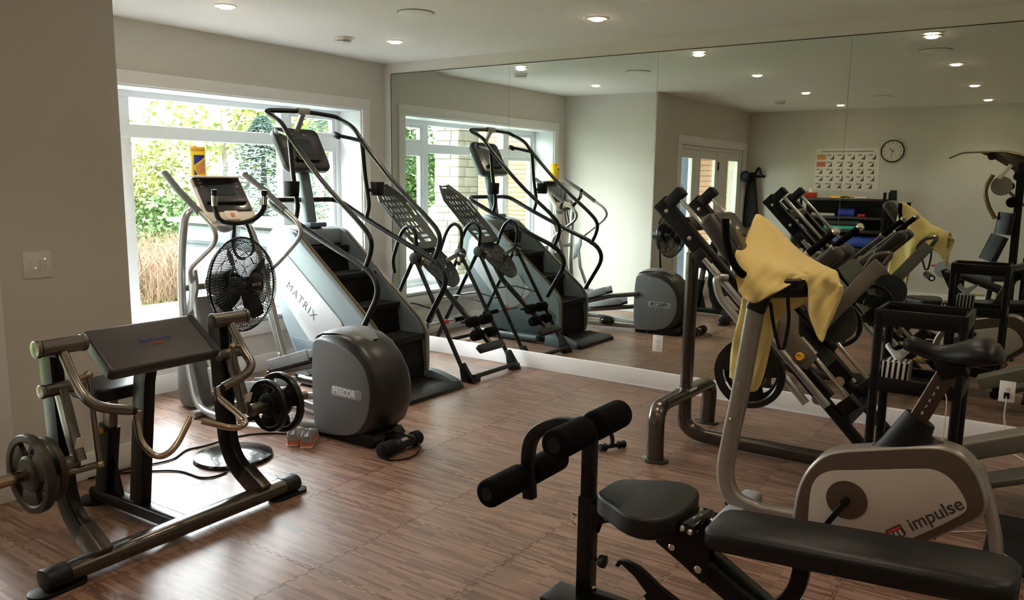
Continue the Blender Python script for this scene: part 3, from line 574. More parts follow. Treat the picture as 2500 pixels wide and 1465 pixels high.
pp('instruction_label', M().box((-0.288, -0.0, 0.30), (0.002, 0.034, 0.13), RY(8.4)), 'print_grey'); pp('spine', M().rect([(-0.03, 0, 0.05), (-0.74, 0, 0.05)], 0.075, 0.065, (0, 1, 0), 0.25), 'dark_frame')
pp('rear_foot', M().xy([(-0.74 + 0.085 * math.cos(2 * math.pi * k / 28), 0.085 * math.sin(2 * math.pi * k / 28)) for k in range(28)], 0, 0.018), 'black_plastic', 0.004)
pp('seat_tube', M().rect([(-0.655, 0, 0.05), (-0.58, 0, 0.43)], 0.062, 0.095, (0, 1, 0), 0.12), 'dark_frame'); pp('seat_slider', M().rect([(-0.58, 0, 0.40), (-0.55, 0, 0.60)], 0.045, 0.06, (0, 1, 0), 0.12), 'pewter')
pp('gusset', M().prism([(-0.62, 0.08), (-0.50, 0.08), (-0.575, 0.34)], (0, -0.006, 0), (1, 0, 0), (0, 0, 1), (0, 0.012, 0)), 'dark_frame')
pp('adjustment_knob', M().cyl((-0.60, -0.03, 0.405), (-0.60, -0.075, 0.405), 0.017, 14), 'yellow_orange')
seat = [(-0.56 + 0.155 * math.copysign(abs(math.cos(a)) ** 0.6, math.cos(a)), 0.15 * math.copysign(abs(math.sin(a)) ** 0.6, math.sin(a))) for a in [2 * math.pi * k / 32 for k in range(32)]]
pp('seat', M().xy(seat, 0.592, 0.655), 'vinyl_black', 0.014, bseg=3)

# ================================================================ pedestal fan
FX, FY, FZ = 1.74, -3.005, 1.04; ax = Vector((0.976, 0.218, 0.04)).normalized(); fa = Vector((0, 0, 1)); fa = (fa - ax * fa.dot(ax)).normalized(); fb = ax.cross(fa); FC = Vector((FX, FY, FZ))
fan = thing('pedestal_fan', 'black pedestal fan with wire cage on a round glossy base', 'fan', (1.655, -3.055, 0))
part(fan, 'base', M().lathe((1.655, -3.055, 0), (0, 0, 1), [(0.222, 0), (0.228, 0.008), (0.222, 0.022), (0.16, 0.036), (0.06, 0.044), (0.03, 0.05), (0.0, 0.05)], 56), 'black_gloss')
part(fan, 'pole', M().cyl((1.655, -3.055, 0.04), (1.60, -3.01, 0.90), 0.017, 16, 0.014), 'black_gloss')
part(fan, 'pole_collar', M().cyl((1.6346, -3.038, 0.36), (1.631, -3.035, 0.42), 0.024, 16), 'black_plastic')
part(fan, 'neck', M().tube(fil([(1.60, -3.01, 0.86), (1.585, -3.0, 0.96), (1.62, -3.0, 1.01)], 0.04), 0.026, 12), 'black_plastic')
part(fan, 'motor_housing', M().lathe(FC, ax, [(0.0, -0.245), (0.045, -0.24), (0.068, -0.215), (0.075, -0.15), (0.078, -0.09), (0.06, -0.075), (0, -0.074)], 32), 'black_plastic')
def cage(sgn, n=96):
    m = M(); prof = [(0.062, 0.088), (0.12, 0.085), (0.19, 0.07), (0.24, 0.042), (0.265, 0.004)] if sgn > 0 else [(0.075, -0.075), (0.14, -0.082), (0.21, -0.068), (0.25, -0.035), (0.265, -0.004)]
    for k in range(n):
        t0 = 2 * math.pi * k / n; m.tube([FC + ax * h + (fa * math.cos(t0 + sgn * 0.35 * (r - 0.06) / 0.2) + fb * math.sin(t0 + sgn * 0.35 * (r - 0.06) / 0.2)) * r for r, h in prof], 0.0018, 4, cap=False)
    for r, h in prof[1:4]: m.tube([FC + ax * h + (fa * math.cos(2 * math.pi * q / 48) + fb * math.sin(2 * math.pi * q / 48)) * r for q in range(48)], 0.0022, 5, closed=True)
    return m
part(fan, 'front_grille', cage(1), 'black'); part(fan, 'rear_grille', cage(-1), 'black')
part(fan, 'grille_rim', M().tube([FC + (fa * math.cos(2 * math.pi * q / 64) + fb * math.sin(2 * math.pi * q / 64)) * 0.267 for q in range(64)], 0.006, 8, closed=True), 'black_gloss')
hc = part(fan, 'grille_badge', M().lathe(FC + ax * 0.088, ax, [(0.0, -0.004), (0.068, -0.004), (0.068, 0.004), (0.06, 0.008), (0, 0.009)], 36), 'black_gloss')
text(hc, 'lettering', 'NOMA', 0.026, 'print_grey', FC + ax * 0.0975, fb, fa)
part(fan, 'blade_hub', M().lathe(FC, ax, [(0, -0.07), (0.045, -0.065), (0.045, 0.04), (0.03, 0.055), (0, 0.058)], 24), 'black_plastic')
for k in range(4):
    a0 = math.pi / 2 * k + 0.5; m = M(); rows = []
    for i in range(7):
        r = 0.04 + 0.19 * i / 6; w = 0.30 + 0.32 * math.sin(math.pi * min(1, (i + 0.6) / 6.5)); rows.append([FC + (fa * math.cos(a0 + w * (q - 0.5)) + fb * math.sin(a0 + w * (q - 0.5))) * r + ax * (0.07 * (q - 0.5)) * (1 - 0.4 * i / 6) for q in (0, 0.25, 0.5, 0.75, 1.0)])
    part(fan, 'blade', M().grid(rows), 'black_plastic', smooth=60)
# ================================================================ elliptical trainer
EY = -2.32
el = thing('elliptical_trainer', 'grey and silver elliptical trainer with round rear housing and cream console', 'exercise machine', (1.4, EY, 0))
def ep(name, m, mtl, bev=0.0, par=None, **k): return part(par or el, name, m, mtl, bev, **k)
prof = [(1.735, 0.045), (1.708, 0.12), (1.700, 0.40), (1.715, 0.58), (1.745, 0.655), (1.80, 0.690), (1.90, 0.703), (2.02, 0.692), (2.13, 0.645), (2.215, 0.565), (2.275, 0.475), (2.303, 0.375), (2.298, 0.25), (2.25, 0.14), (2.17, 0.075), (2.05, 0.045)]
pcx, pcz = 2.0, 0.37
def ering(y, k, dx=0.0): return [(pcx + (x - pcx) * (1 - (1 - k) * (1.0 if x > 1.9 else 0.12)) + dx, y, pcz + (z - pcz) * (1 - (1 - k) * 0.55)) for x, z in prof]
ep('rear_housing', M().loft([ering(EY - 0.160, 0.84), ering(EY - 0.150, 0.90), ering(EY - 0.115, 0.965), ering(EY - 0.05, 1.0), ering(EY + 0.05, 1.0), ering(EY + 0.115, 0.965), ering(EY + 0.150, 0.90), ering(EY + 0.160, 0.84)]), 'housing_dark', smooth=50)
dpan = [(1.712, 0.03), (1.704, 0.40), (1.718, 0.60), (1.735, 0.636), (1.80, 0.645), (1.92, 0.632), (2.02, 0.612), (2.10, 0.572), (2.165, 0.515), (2.20, 0.45), (2.218, 0.37), (2.212, 0.27), (2.185, 0.19), (2.14, 0.125), (2.08, 0.075), (1.98, 0.045), (1.80, 0.03)]
for s in (-1, 1):
    sp = ep('side_panel', M().xz(chai(dpan), EY + s * 0.152, EY + s * 0.166), 'grey_panel', 0.008, bseg=3)
    bd = ep('badge', M().prism([(1.90, 0.300), (2.140, 0.300), (2.152, 0.308), (2.152, 0.352), (2.140, 0.362), (1.90, 0.362), (1.888, 0.352), (1.888, 0.308)], (0, EY + s * 0.1655, 0), (1, 0, 0), (0, 0, 1), (0, s * 0.003, 0)), 'grey_cap', 0.001, par=sp)
    text(bd, 'lettering', 'PRECOR', 0.062, 'white' if s < 0 else 'print_black', (2.0, EY + s * 0.1692, 0.331), (-s, 0, 0), (0, 0, 1), sx=0.86, bold=0.0012)
top = [(1.722, 0.648), (1.752, 0.680), (1.80, 0.700), (1.90, 0.712), (2.02, 0.702), (2.115, 0.662)]
rows = []
for x, z in top:
    q = (x - 1.722) / 0.393; w = 0.150 * (1 - 0.75 * max(0, q - 0.55) / 0.45) ; rows.append([(x, EY + w * u, z - 0.018 * abs(u) ** 3) for u in (-1, -0.8, -0.4, 0, 0.4, 0.8, 1)])
ep('top_cap', M().grid(rows), 'grey_panel', smooth=60)
ep('underside', M().xz([(1.72, 0.0), (2.20, 0.0), (2.24, 0.05), (2.2, 0.09), (1.72, 0.06)], EY - 0.14, EY + 0.14), 'black_plastic', 0.01)
ep('transport_bar', M().cyl((2.375, EY - 0.13, 0.05), (2.375, EY + 0.11, 0.05), 0.036, 20), 'charcoal')
for y0, y1 in ((-0.235, -0.125), (0.045, 0.10)): ep('rubber_end', M().cyl((2.375, EY + y0, 0.05), (2.375, EY + y1, 0.05), 0.046, 22), 'rubber', 0.006)
ep('bar_label', M().box((2.40, EY - 0.055, 0.082), (0.004, 0.05, 0.018), RY(-40)), 'print_grey'); ep('rear_bracket', M().b2((2.22, EY - 0.05, 0.02), (2.37, EY + 0.04, 0.075)), 'black_plastic', 0.006)
ep('power_cord', M().tube(fil([(2.28, EY - 0.10, 0.09), (2.33, EY - 0.22, 0.012), (2.45, EY - 0.24, 0.005), (2.52, EY - 0.12, 0.005), (2.47, EY + 0.02, 0.02), (2.42, EY + 0.02, 0.07), (2.36, EY - 0.03, 0.10), (2.27, EY - 0.02, 0.10)], 0.08, 8), 0.0045, 8), 'black')
# frame tubes
ep('frame_tube', M().tube(fil([(0.50, -2.40, 1.43), (0.63, -2.62, 1.40), (0.60, -2.645, 1.10), (0.585, -2.65, 0.70), (0.63, -2.65, 0.36), (0.70, -2.65, 0.09), (0.80, -2.66, 0.04), (1.05, -2.68, 0.04)], [0, 0.09, 0.2, 0.2, 0.2, 0.09, 0.1, 0], 8), 0.027, 16), 'silver')
ep('frame_tube', M().tube(fil([(0.50, -2.30, 1.40), (0.625, -2.09, 1.30), (0.735, -2.09, 1.06), (0.95, -2.09, 0.40), (1.01, -2.09, 0.28)], [0, 0.07, 0.2, 0.2, 0], 8), 0.024, 16), 'silver')
ep('floor_rail', M().rect([(1.0, -2.675, 0.045), (1.30, -2.55, 0.05), (1.75, -2.43, 0.06)], 0.05, 0.05, (0, 1, 0)), 'silver'); ep('floor_rail', M().rect([(0.98, -2.09, 0.06), (1.30, -2.14, 0.05), (1.75, -2.22, 0.06)], 0.05, 0.05, (0, 1, 0)), 'silver')
ep('front_foot', M().rect([(0.78, -2.74, 0.03), (0.78, -1.93, 0.03)], 0.06, 0.045, (1, 0, 0)), 'silver', 0.0)
ep('frame_post', M().tube([(0.96, -2.09, 0.40), (0.80, -2.09, 0.03)], 0.022, 12), 'silver')
ep('front_shroud', M().loft([[(0.52 + dx * w, EY - 0.10 + dy * h, z) for dx, dy in [(math.cos(a), math.sin(a)) for a in [2 * math.pi * k / 20 for k in range(20)]]] for z, w, h in ((0.02, 0.17, 0.20), (0.06, 0.19, 0.22), (0.30, 0.19, 0.22), (0.50, 0.16, 0.20), (0.72, 0.09, 0.16), (0.80, 0.05, 0.13))]), 'shroud_grey', smooth=60)
ep('cross_bar', M().cyl((0.59, -2.65, 0.88), (0.62, -2.02, 0.88), 0.024, 16), 'pewter')
# swinging arms
for s, y in ((-1, -2.685), (1, -1.978)):
    a = ep('swing_arm', M().tube(fil([(0.87, y, 1.425), (1.02, y, 1.335), (1.06, y, 1.265), (1.02, y, 1.20), (0.78, y - s * -0.03, 1.03), (0.70, y - s * 0.05, 0.93)], [0, 0.05, 0.06, 0.06, 0.08, 0], 8), 0.0165, 14), 'silver')
    ep('grip', M().tube([(0.475, y + (0.03 if s < 0 else -0.03), 1.665), (0.68, y, 1.545), (0.89, y, 1.412)], 0.0225, 14), 'grip_grey', par=a)
    ep('pivot_bracket', M().xz([(0.66, 1.0), (0.74, 1.02), (0.755, 0.90), (0.70, 0.74), (0.64, 0.70), (0.665, 0.86)], y - s * 0.065, y - s * 0.04), 'silver', 0.004, par=a)
    ep('lower_lever', M().rect([(0.70, y - s * 0.055, 0.90), (0.74, y - s * 0.05, 0.62), (0.92, y - s * 0.06, 0.22)], 0.022, 0.034, (0, 1, 0)), 'silver', par=a)
    ep('lever_clevis', M().xz([(0.86, 0.36), (0.91, 0.36), (0.975, 0.21), (0.94, 0.16), (0.90, 0.18)], y - s * 0.09, y - s * 0.02), 'silver', 0.004, par=a)
for y, z0, z1, x0 in ((-2.46, 0.15, 0.24, 0.98), (-2.16, 0.24, 0.40, 0.94)):
    dz = z1 - z0; an = -math.degrees(math.atan2(dz, 0.50)); r = RY(an)
    ep('pedal_arm', M().rect([(x0 - 0.06, y, z0 - 0.02), (x0 + 0.50, y, z1 - 0.02), (1.76, y, z1 + 0.03)], 0.045, 0.05, (0, 1, 0)), 'pewter')
    pdl = ep('foot_pedal', M().box((x0 + 0.24, y, (z0 + z1) / 2 + 0.025), (0.46, 0.155, 0.03), r), 'charcoal', 0.006)
    for q in (-0.078, 0.078): ep('pedal_wall', M().box((x0 + 0.24, y + q, (z0 + z1) / 2 + 0.060), (0.44, 0.012, 0.075), r), 'grey_cap', 0.004, par=pdl)
ep('rail_roller', M().lathe((1.42, -2.08, 0.10), (0, 0, 1), [(0, -0.035), (0.07, -0.035), (0.085, -0.02), (0.085, 0.02), (0.07, 0.035), (0, 0.035)], 28), 'black_gloss')
# console
cn = Vector((0.80, -0.06, 0.60)).normalized(); cy_ = Vector((0.08, 1, 0)).normalized(); cz_ = cn.cross(cy_); cz_ = cz_ if cz_.z > 0 else -cz_; cc = Vector((0.615, -2.29, 1.49))
def cpt(u, v, n=0.0): return cc + cy_ * u + cz_ * v + cn * n
def cslab(poly, n0, n1): return M().prism(poly, cc + cn * n0, cy_, cz_, cn * (n1 - n0))
def rr(w, h, r, n=5, cx=0, cyy=0, top=1.0):
    out = []
    for sx, sy, a0 in ((1, 1, 0), (-1, 1, 90), (-1, -1, 180), (1, -1, 270)):
        for k in range(n + 1):
            a = math.radians(a0 + 90 * k / n); x = sx * (w / 2 - r) + r * math.cos(a); y = sy * (h / 2 - r) + r * math.sin(a); out.append((cx + x * (top if y > 0 else 1), cyy + y))
    return out
con = ep('console', cslab(rr(0.40, 0.40, 0.05, cyy=0.0), -0.05, 0.0), 'cream', 0.015, bseg=3)
ep('console_face', cslab(rr(0.365, 0.30, 0.02, cyy=0.04), 0.0005, 0.004), 'screen', 0.001, par=con)
ep('display', cslab(rr(0.20, 0.135, 0.01, cyy=0.095), 0.0042, 0.006), 'screen_dark', par=con)
ep('reading_ledge', M().prism(rr(0.31, 0.012, 0.005, cyy=-0.04), cc + cn * 0.003, cy_, cz_, cn * 0.022), 'black', par=con)
kp = ep('keypad', cslab(rr(0.115, 0.075, 0.02, cyy=-0.145), 0.0005, 0.010), 'cream', 0.002, par=con)
ep('start_button', cslab(rr(0.032, 0.032, 0.007, cyy=-0.145), 0.0102, 0.013), 'orange', par=con)
for i in range(3):
    for q in (-1, 1): ep('button', cslab(rr(0.02, 0.008, 0.002, cx=q * 0.14, cyy=0.165 - i * 0.03), 0.0042, 0.0055), 'print_grey', par=con)
ep('top_shelf', M().b2((0.40, -2.50, 1.638), (0.57, -2.10, 1.652)), 'cream', 0.004, par=con)
ep('console_neck', M().tube(fil([(0.55, -2.31, 1.42), (0.60, -2.31, 1.33), (0.62, -2.31, 1.27)], 0.05), 0.045, 14), 'grey_cap')
ep('neck_ring', M().tube([(0.63, -2.31 + 0.075 * math.cos(2 * math.pi * k / 24), 1.325 + 0.055 * math.sin(2 * math.pi * k / 24)) for k in range(24)], 0.02, 10, closed=True), 'grey_cap')
bl = ep('fixed_handlebar', M().tube(fil([(0.80, -2.505, 1.535), (0.79, -2.50, 1.45), (0.72, -2.42, 1.335), (0.72, -2.27, 1.315), (0.74, -2.13, 1.34), (0.80, -2.09, 1.42), (0.82, -2.105, 1.53)], [0, 0.06, 0.07, 0.08, 0.07, 0.06, 0], 7), 0.018, 14), 'black_plastic')
ep('pulse_sensor', M().tube([(0.80, -2.505, 1.52), (0.793, -2.502, 1.45)], 0.0195, 14), 'chrome', par=bl); ep('pulse_sensor', M().tube([(0.822, -2.105, 1.515), (0.812, -2.10, 1.455)], 0.0195, 14), 'chrome', par=bl)
ep('bar_cap', M().cyl((0.80, -2.505, 1.53), (0.802, -2.505, 1.56), 0.019, 14), 'black_plastic', par=bl); ep('bar_cap', M().cyl((0.82, -2.105, 1.525), (0.822, -2.105, 1.555), 0.022, 14), 'black_plastic', par=bl)
strap = single('heart_rate_strap', M().sweep(fil([(0.75, -2.22, 1.335), (0.77, -2.20, 1.25), (0.80, -2.19, 1.14), (0.79, -2.22, 1.09), (0.77, -2.30, 1.06), (0.75, -2.34, 1.15), (0.73, -2.30, 1.31)], 0.05), [(-0.012, -0.0012), (0.012, -0.0012), (0.012, 0.0012), (-0.012, 0.0012)], side=(0, 0.5, 0.2)), 'cloth_black', 'black elastic strap hanging from the elliptical handlebar', 'strap')
# wipes canister on the console shelf
cn_ = thing('wipes_canister', 'yellow canister of cleaning wipes standing on the elliptical console', 'canister', (0.487, -2.405, 1.6525))
part(cn_, 'body', M().lathe((0.487, -2.405, 1.6525), (0, 0, 1), [(0.052, 0), (0.054, 0.004), (0.054, 0.165), (0.051, 0.172), (0.0, 0.172)], 32), 'yellow')
part(cn_, 'lid', M().lathe((0.487, -2.405, 1.8235), (0, 0, 1), [(0.0535, 0.0), (0.055, 0.004), (0.054, 0.024), (0.05, 0.030), (0, 0.030)], 32), 'yellow_orange')
def wrap(a0, a1, zf0, zf1, n=10, r=0.0545):
    rows = []
    for z in range(7):
        rows.append([(0.487 + r * math.cos(math.radians(a0 + (a1 - a0) * k / n)), -2.405 + r * math.sin(math.radians(a0 + (a1 - a0) * k / n)), 1.6525 + zf0(k / n) + (zf1(k / n) - zf0(k / n)) * z / 6) for k in range(n + 1)])
    return M().grid(rows)
part(cn_, 'label_print', wrap(-62, 20, lambda t: 0.07 + 0.06 * t, lambda t: 0.142), 'label_blue', label='blue label patch', smooth=60)
part(cn_, 'label_picture', wrap(-50, 22, lambda t: 0.012, lambda t: 0.065 + 0.055 * t - 0.002), 'print_orange', smooth=60)
part(cn_, 'label_corner', wrap(-64, -38, lambda t: 0.004, lambda t: 0.045 * (1 - t)), 'label_blue', smooth=60)
# ================================================================ stair climber
CY0 = -1.31
cl = thing('stair_climber', 'grey stair climber with black revolving steps and long black handrails', 'exercise machine', (0.95, CY0, 0))
def cp(name, m, mtl, bev=0.0, par=None, **k): return part(par or cl, name, m, mtl, bev, **k)
side = [(0.62, 0.06), (1.40, 0.05), (1.445, 0.10), (1.445, 0.40), (1.43, 0.46), (1.385, 0.53), (0.56, 1.195), (0.52, 1.222), (0.36, 1.255), (0.28, 1.245), (0.215, 1.17), (0.185, 1.06), (0.25, 0.76), (0.44, 0.36)]
for s in (-1, 1):
    y0, y1 = sorted((CY0 + s * 0.245, CY0 + s * 0.30)); sp = cp('side_shell', M().xz(chai(side, 2), y0, y1), 'climber_grey', 0.016, bseg=3)
    yo = CY0 + s * 0.3
    cp('lower_panel', M().xz([(0.66, 0.085), (1.38, 0.08), (1.405, 0.30), (1.10, 0.50), (0.70, 0.36), (0.47, 0.37)], *sorted((yo, yo + s * 0.004))), 'climber_dark', 0.001, par=sp)
    wp = cp('white_panel', M().xz([(0.295, 1.01), (0.33, 1.045), (0.425, 1.06), (1.06, 0.56), (1.09, 0.50), (0.90, 0.33), (0.70, 0.365), (0.275, 0.80), (0.262, 0.86)], *sorted((yo, yo + s * 0.008))), 'climber_white', 0.003, par=sp)
    if s < 0: text(wp, 'lettering', 'MATRIX', 0.094, 'logo_dark', (0.615, yo - 0.0085, 0.675), (0.80, 0, -0.60), (0.60, 0, 0.80), sx=1.05, space=1.22)
    else: cp('access_cover', M().lathe((0.85, yo + 0.008, 0.55), (0, 1, 0), [(0.0, 0), (0.16, 0), (0.16, 0.006), (0, 0.006)], 32), 'grey_cap', par=sp)
    cp('edge_trim', M().sweep(fil([(0.56, CY0 + s * 0.248, 1.20), (1.38, CY0 + s * 0.248, 0.54), (1.438, CY0 + s * 0.248, 0.45), (1.445, CY0 + s * 0.248, 0.12)], [0, 0.06, 0.08, 0], 6), [(-0.009, -0.004), (0.009, -0.004), (0.009, 0.004), (-0.009, 0.004)], side=(0, 1, 0)), 'bronze_trim', par=sp)
cp('top_hood', M().xz([(0.20, 1.10), (0.225, 1.18), (0.29, 1.25), (0.37, 1.262), (0.50, 1.225), (0.50, 1.10)], CY0 - 0.243, CY0 + 0.243), 'climber_grey', 0.01)
cp('inner_case', M().xz([(0.50, 1.10), (0.46, 1.19), (0.50, 0.90), (1.20, 0.25), (1.425, 0.20), (1.425, 0.06), (0.6, 0.06), (0.35, 0.8)], CY0 - 0.243, CY0 + 0.243), 'black')
for x, z in ((0.59, 1.09), (0.90, 0.89), (1.165, 0.66), (1.425, 0.425)):
    st = cp('step', M().b2((x - 0.24, CY0 - 0.240, z - 0.035), (x, CY0 + 0.240, z)), 'rubber', 0.006)
    cp('step_nosing', M().b2((x - 0.03, CY0 - 0.241, z - 0.045), (x + 0.008, CY0 + 0.241, z + 0.003)), 'black_plastic', 0.005, par=st)
    cp('riser', M().add([(x - 0.02, CY0 - 0.238, z - 0.03), (x - 0.02, CY0 + 0.238, z - 0.03), (x + 0.005, CY0 + 0.238, z - 0.23), (x + 0.005, CY0 - 0.238, z - 0.23)], [(0, 1, 2, 3)]), 'black', par=st)
cp('base_frame', M().b2((0.42, CY0 - 0.28, 0.0), (1.42, CY0 + 0.28, 0.055)), 'black_plastic', 0.01)
bp_ = cp('step_plate', M().xz([(1.36, 0.0), (1.745, 0.0), (1.735, 0.028), (1.70, 0.05), (1.36, 0.065)], CY0 - 0.33, CY0 + 0.36), 'charcoal', 0.006)
for k in range(9): cp('plate_rib', M().b2((1.46 + k * 0.025, CY0 - 0.30, 0.058 - k * 0.001), (1.474 + k * 0.025, CY0 + 0.33, 0.066 - k * 0.0022)), 'rubber', 0.001, par=bp_)
cp('side_flare', M().loft([[(x, CY0 + y, 0.0), (x, CY0 + 0.42, 0.0), (x, CY0 + 0.40, h), (x, CY0 + y + 0.03, h * 1.1)] for x, y, h in ((1.34, 0.26, 0.11), (1.46, 0.27, 0.105), (1.58, 0.28, 0.08), (1.70, 0.30, 0.04))]), 'climber_dark', 0.004)
cp('support_foot', M().tube(fil([(0.62, CY0 - 0.34, 0.045), (1.22, CY0 - 0.34, 0.045), (1.30, CY0 - 0.28, 0.045)], 0.05), 0.04, 14), 'black_gloss'); cp('support_foot', M().tube(fil([(0.40, CY0 + 0.36, 0.045), (1.22, CY0 + 0.36, 0.045)], 0.05), 0.035, 14), 'climber_dark')
RU = [(0.36, 2.145), (0.53, 2.075), (0.615, 1.965), (0.98, 1.615), (1.36, 1.33), (1.475, 1.225), (1.47, 1.12), (1.40, 0.985)]
RL = [(0.345, 1.45), (0.65, 1.31), (1.04, 1.15), (1.41, 1.01), (1.515, 0.93), (1.54, 0.82), (1.345, 0.50)]
RYH = 0.385
up = cp('upper_handrail', M().tube(fil([(x, CY0 - RYH, z) for x, z in RU[::-1]] + [(0.345, CY0 - RYH + 0.03, 2.165), (0.33, CY0, 2.185), (0.345, CY0 + RYH - 0.03, 2.165)] + [(x, CY0 + RYH, z) for x, z in RU], [0, .08, .08, .08, .2, .08, .1, .05, .05, .2, .05, .05, .1, .08, .2, .08, .08, .08, 0], 6), 0.0195, 14), 'tube_black')
lo = cp('lower_handrail', M().tube(fil([(x, CY0 - RYH, z) for x, z in RL[::-1]] + [(0.31, CY0 - RYH + 0.06, 1.465), (0.31, CY0 + RYH - 0.06, 1.465)] + [(x, CY0 + RYH, z) for x, z in RL], [0, .09, .08, .1, .3, .3, .08, .08, .08, .08, .3, .3, .1, .08, .09, 0], 6), 0.0225, 14), 'tube_black')
cp('rail_clip', M().b2((0.315, CY0 - 0.06, 2.155), (0.365, CY0 + 0.06, 2.21)), 'silver', 0.006, par=up)
for s in (-1, 1):
    y = CY0 + s * RYH
    cp('rail_post', M().tube(fil([(0.625, y, 1.945), (0.655, y, 1.65), (0.70, y, 1.42), (0.665, y, 1.325)], [0, 0.1, 0.06, 0], 6), 0.019, 14), 'tube_black')
    cp('bottle_holder', M().loft([[(0.72 + 0.052 * k * cx, y + s * 0.075 + 0.050 * k * cyy, z) for cx, cyy in [(math.copysign(abs(math.cos(a)) ** 0.5, math.cos(a)), math.copysign(abs(math.sin(a)) ** 0.5, math.sin(a))) for a in [2 * math.pi * q / 20 for q in range(20)]]] for z, k in ((1.505, 0.92), (1.62, 1.0))]), 'rubber', 0.004)
    cp('holder_clip', M().cyl((0.665, y, 1.55), (0.70, y + s * 0.05, 1.55), 0.014, 10), 'black_plastic')
    hb = cp('sensor_arm', M().tube(fil([(0.64, y - s * 0.005, 1.955), (0.52, y - s * 0.05, 1.985), (0.43, y - s * 0.07, 2.0)], 0.05), 0.017, 12), 'tube_black')
    cp('sensor_grip', M().box((0.405, y - s * 0.075, 2.005), (0.075, 0.035, 0.05), RY(20)), 'black_plastic', 0.012, par=hb)
cp('console_post', M().rect([(0.41, CY0, 1.22), (0.36, CY0, 1.50), (0.29, CY0, 1.80)], 0.10, 0.075, (0, 1, 0), 0.3), 'climber_dark'); cp('post_collar', M().b2((0.33, CY0 - 0.09, 1.245), (0.50, CY0 + 0.09, 1.285)), 'climber_dark', 0.01)
cp('top_strut', M().rect([(0.25, CY0, 2.02), (0.34, CY0, 2.17)], 0.05, 0.03, (0, 1, 0), 0.2), 'silver')
kn = Vector((0.875, 0, 0.485)).normalized(); kz = Vector((-0.485, 0, 0.875)).normalized(); kc = Vector((0.34, CY0 - 0.005, 1.885)); ky = Vector((0, 1, 0))
def kslab(poly, n0, n1): return M().prism(poly, kc + kn * n0, ky, kz, kn * (n1 - n0))
ck = cp('console', kslab(rr(0.47, 0.39, 0.06), -0.07, 0.0), 'charcoal', 0.02, bseg=3)
cp('console_back', kslab(rr(0.36, 0.30, 0.06, cyy=-0.02), -0.13, -0.068), 'climber_grey', 0.02, par=ck)
cp('control_face', kslab(rr(0.42, 0.33, 0.03), 0.0005, 0.004), 'screen', par=ck); cp('display', kslab(rr(0.20, 0.15, 0.01, cyy=0.01), 0.0042, 0.007), 'screen_dark', par=ck)
cp('display', kslab(rr(0.09, 0.06, 0.006, cx=-0.16, cyy=0.03), 0.0042, 0.006), 'green_dark', par=ck); cp('tray', kslab(rr(0.24, 0.035, 0.01, cyy=-0.105), 0.004, 0.03), 'black', par=ck)
for q in (-0.09, -0.065, 0.05, 0.075): cp('button', kslab(rr(0.014, 0.014, 0.006, cx=q, cyy=0.125), 0.0042, 0.0065), 'print_grey', par=ck)
# ================================================================ inversion table
IY = -0.455
iv = thing('inversion_table', 'dark grey inversion table with slotted backrest leaning beside the mirror', 'exercise machine', (1.15, IY, 0))
def ip(name, m, mtl, bev=0.0, par=None, **k): return part(par or iv, name, m, mtl, bev, **k)
for s in (-1, 1):
    y = IY + s * 0.31
    ip('front_leg', M().tube([(1.075, y, 0.97), (1.60, y + s * 0.02, 0.10)], 0.0185, 14), 'tube_black')
    ip('rear_leg', M().tube([(1.065, y, 1.00), (0.55, y + s * 0.02, 0.06)], 0.0185, 14), 'tube_black')
    ip('corner_foot', M().prism([(1.575, 0.15), (1.615, 0.16), (1.735, 0.0), (1.60, 0.0)], (0, y + s * 0.02 - 0.02, 0), (1, 0, 0), (0, 0, 1), (0, 0.04, 0)), 'black_plastic', 0.004)
    ip('floor_shoe', M().b2((1.665, y + s * 0.02 - 0.10 * s, 0.0), (1.715, y + s * 0.04, 0.05)), 'black_plastic', 0.006)
    ip('support_handle', M().tube(fil([(0.835, y, 0.84), (0.81, y, 0.95), (0.91, y, 1.20), (1.0, y, 1.265), (1.085, y, 1.20), (1.075, y, 1.04), (1.06, y, 0.99)], [0, 0.06, 0.1, 0.07, 0.07, 0.06, 0], 7), 0.0165, 14), 'foam' if False else 'tube_black')
    hb = ip('pivot_hub', M().cyl((1.07, y - s * 0.035, 0.985), (1.07, y + s * 0.025, 0.985), 0.05, 20), 'charcoal', 0.006)
    ip('latch', M().box((1.10, y - s * 0.03, 0.95), (0.05, 0.03, 0.09), RY(30)), 'pewter', 0.004, par=hb)
    ip('pivot_arm', M().rect([(1.07, y - s * 0.04, 0.985), (1.06, IY + s * 0.12, 0.93)], 0.04, 0.012, (0, 0, 1)), 'silver')
    ip('spreader', M().tube(fil([(1.33, y, 0.56), (1.05, y, 0.60), (0.80, y, 0.55)], 0.05), 0.008, 8), 'tube_black')
ip('front_crossbar', M().tube([(1.69, IY - 0.30, 0.045), (1.69, IY + 0.30, 0.045)], 0.0195, 14), 'tube_black'); ip('rear_crossbar', M().tube([(0.55, IY - 0.33, 0.045), (0.55, IY + 0.33, 0.045)], 0.0195, 14), 'tube_black')
bd_ = Vector((0.56, 0, -0.52)).normalized(); bn = Vector((0.52, 0, 0.56)).normalized()
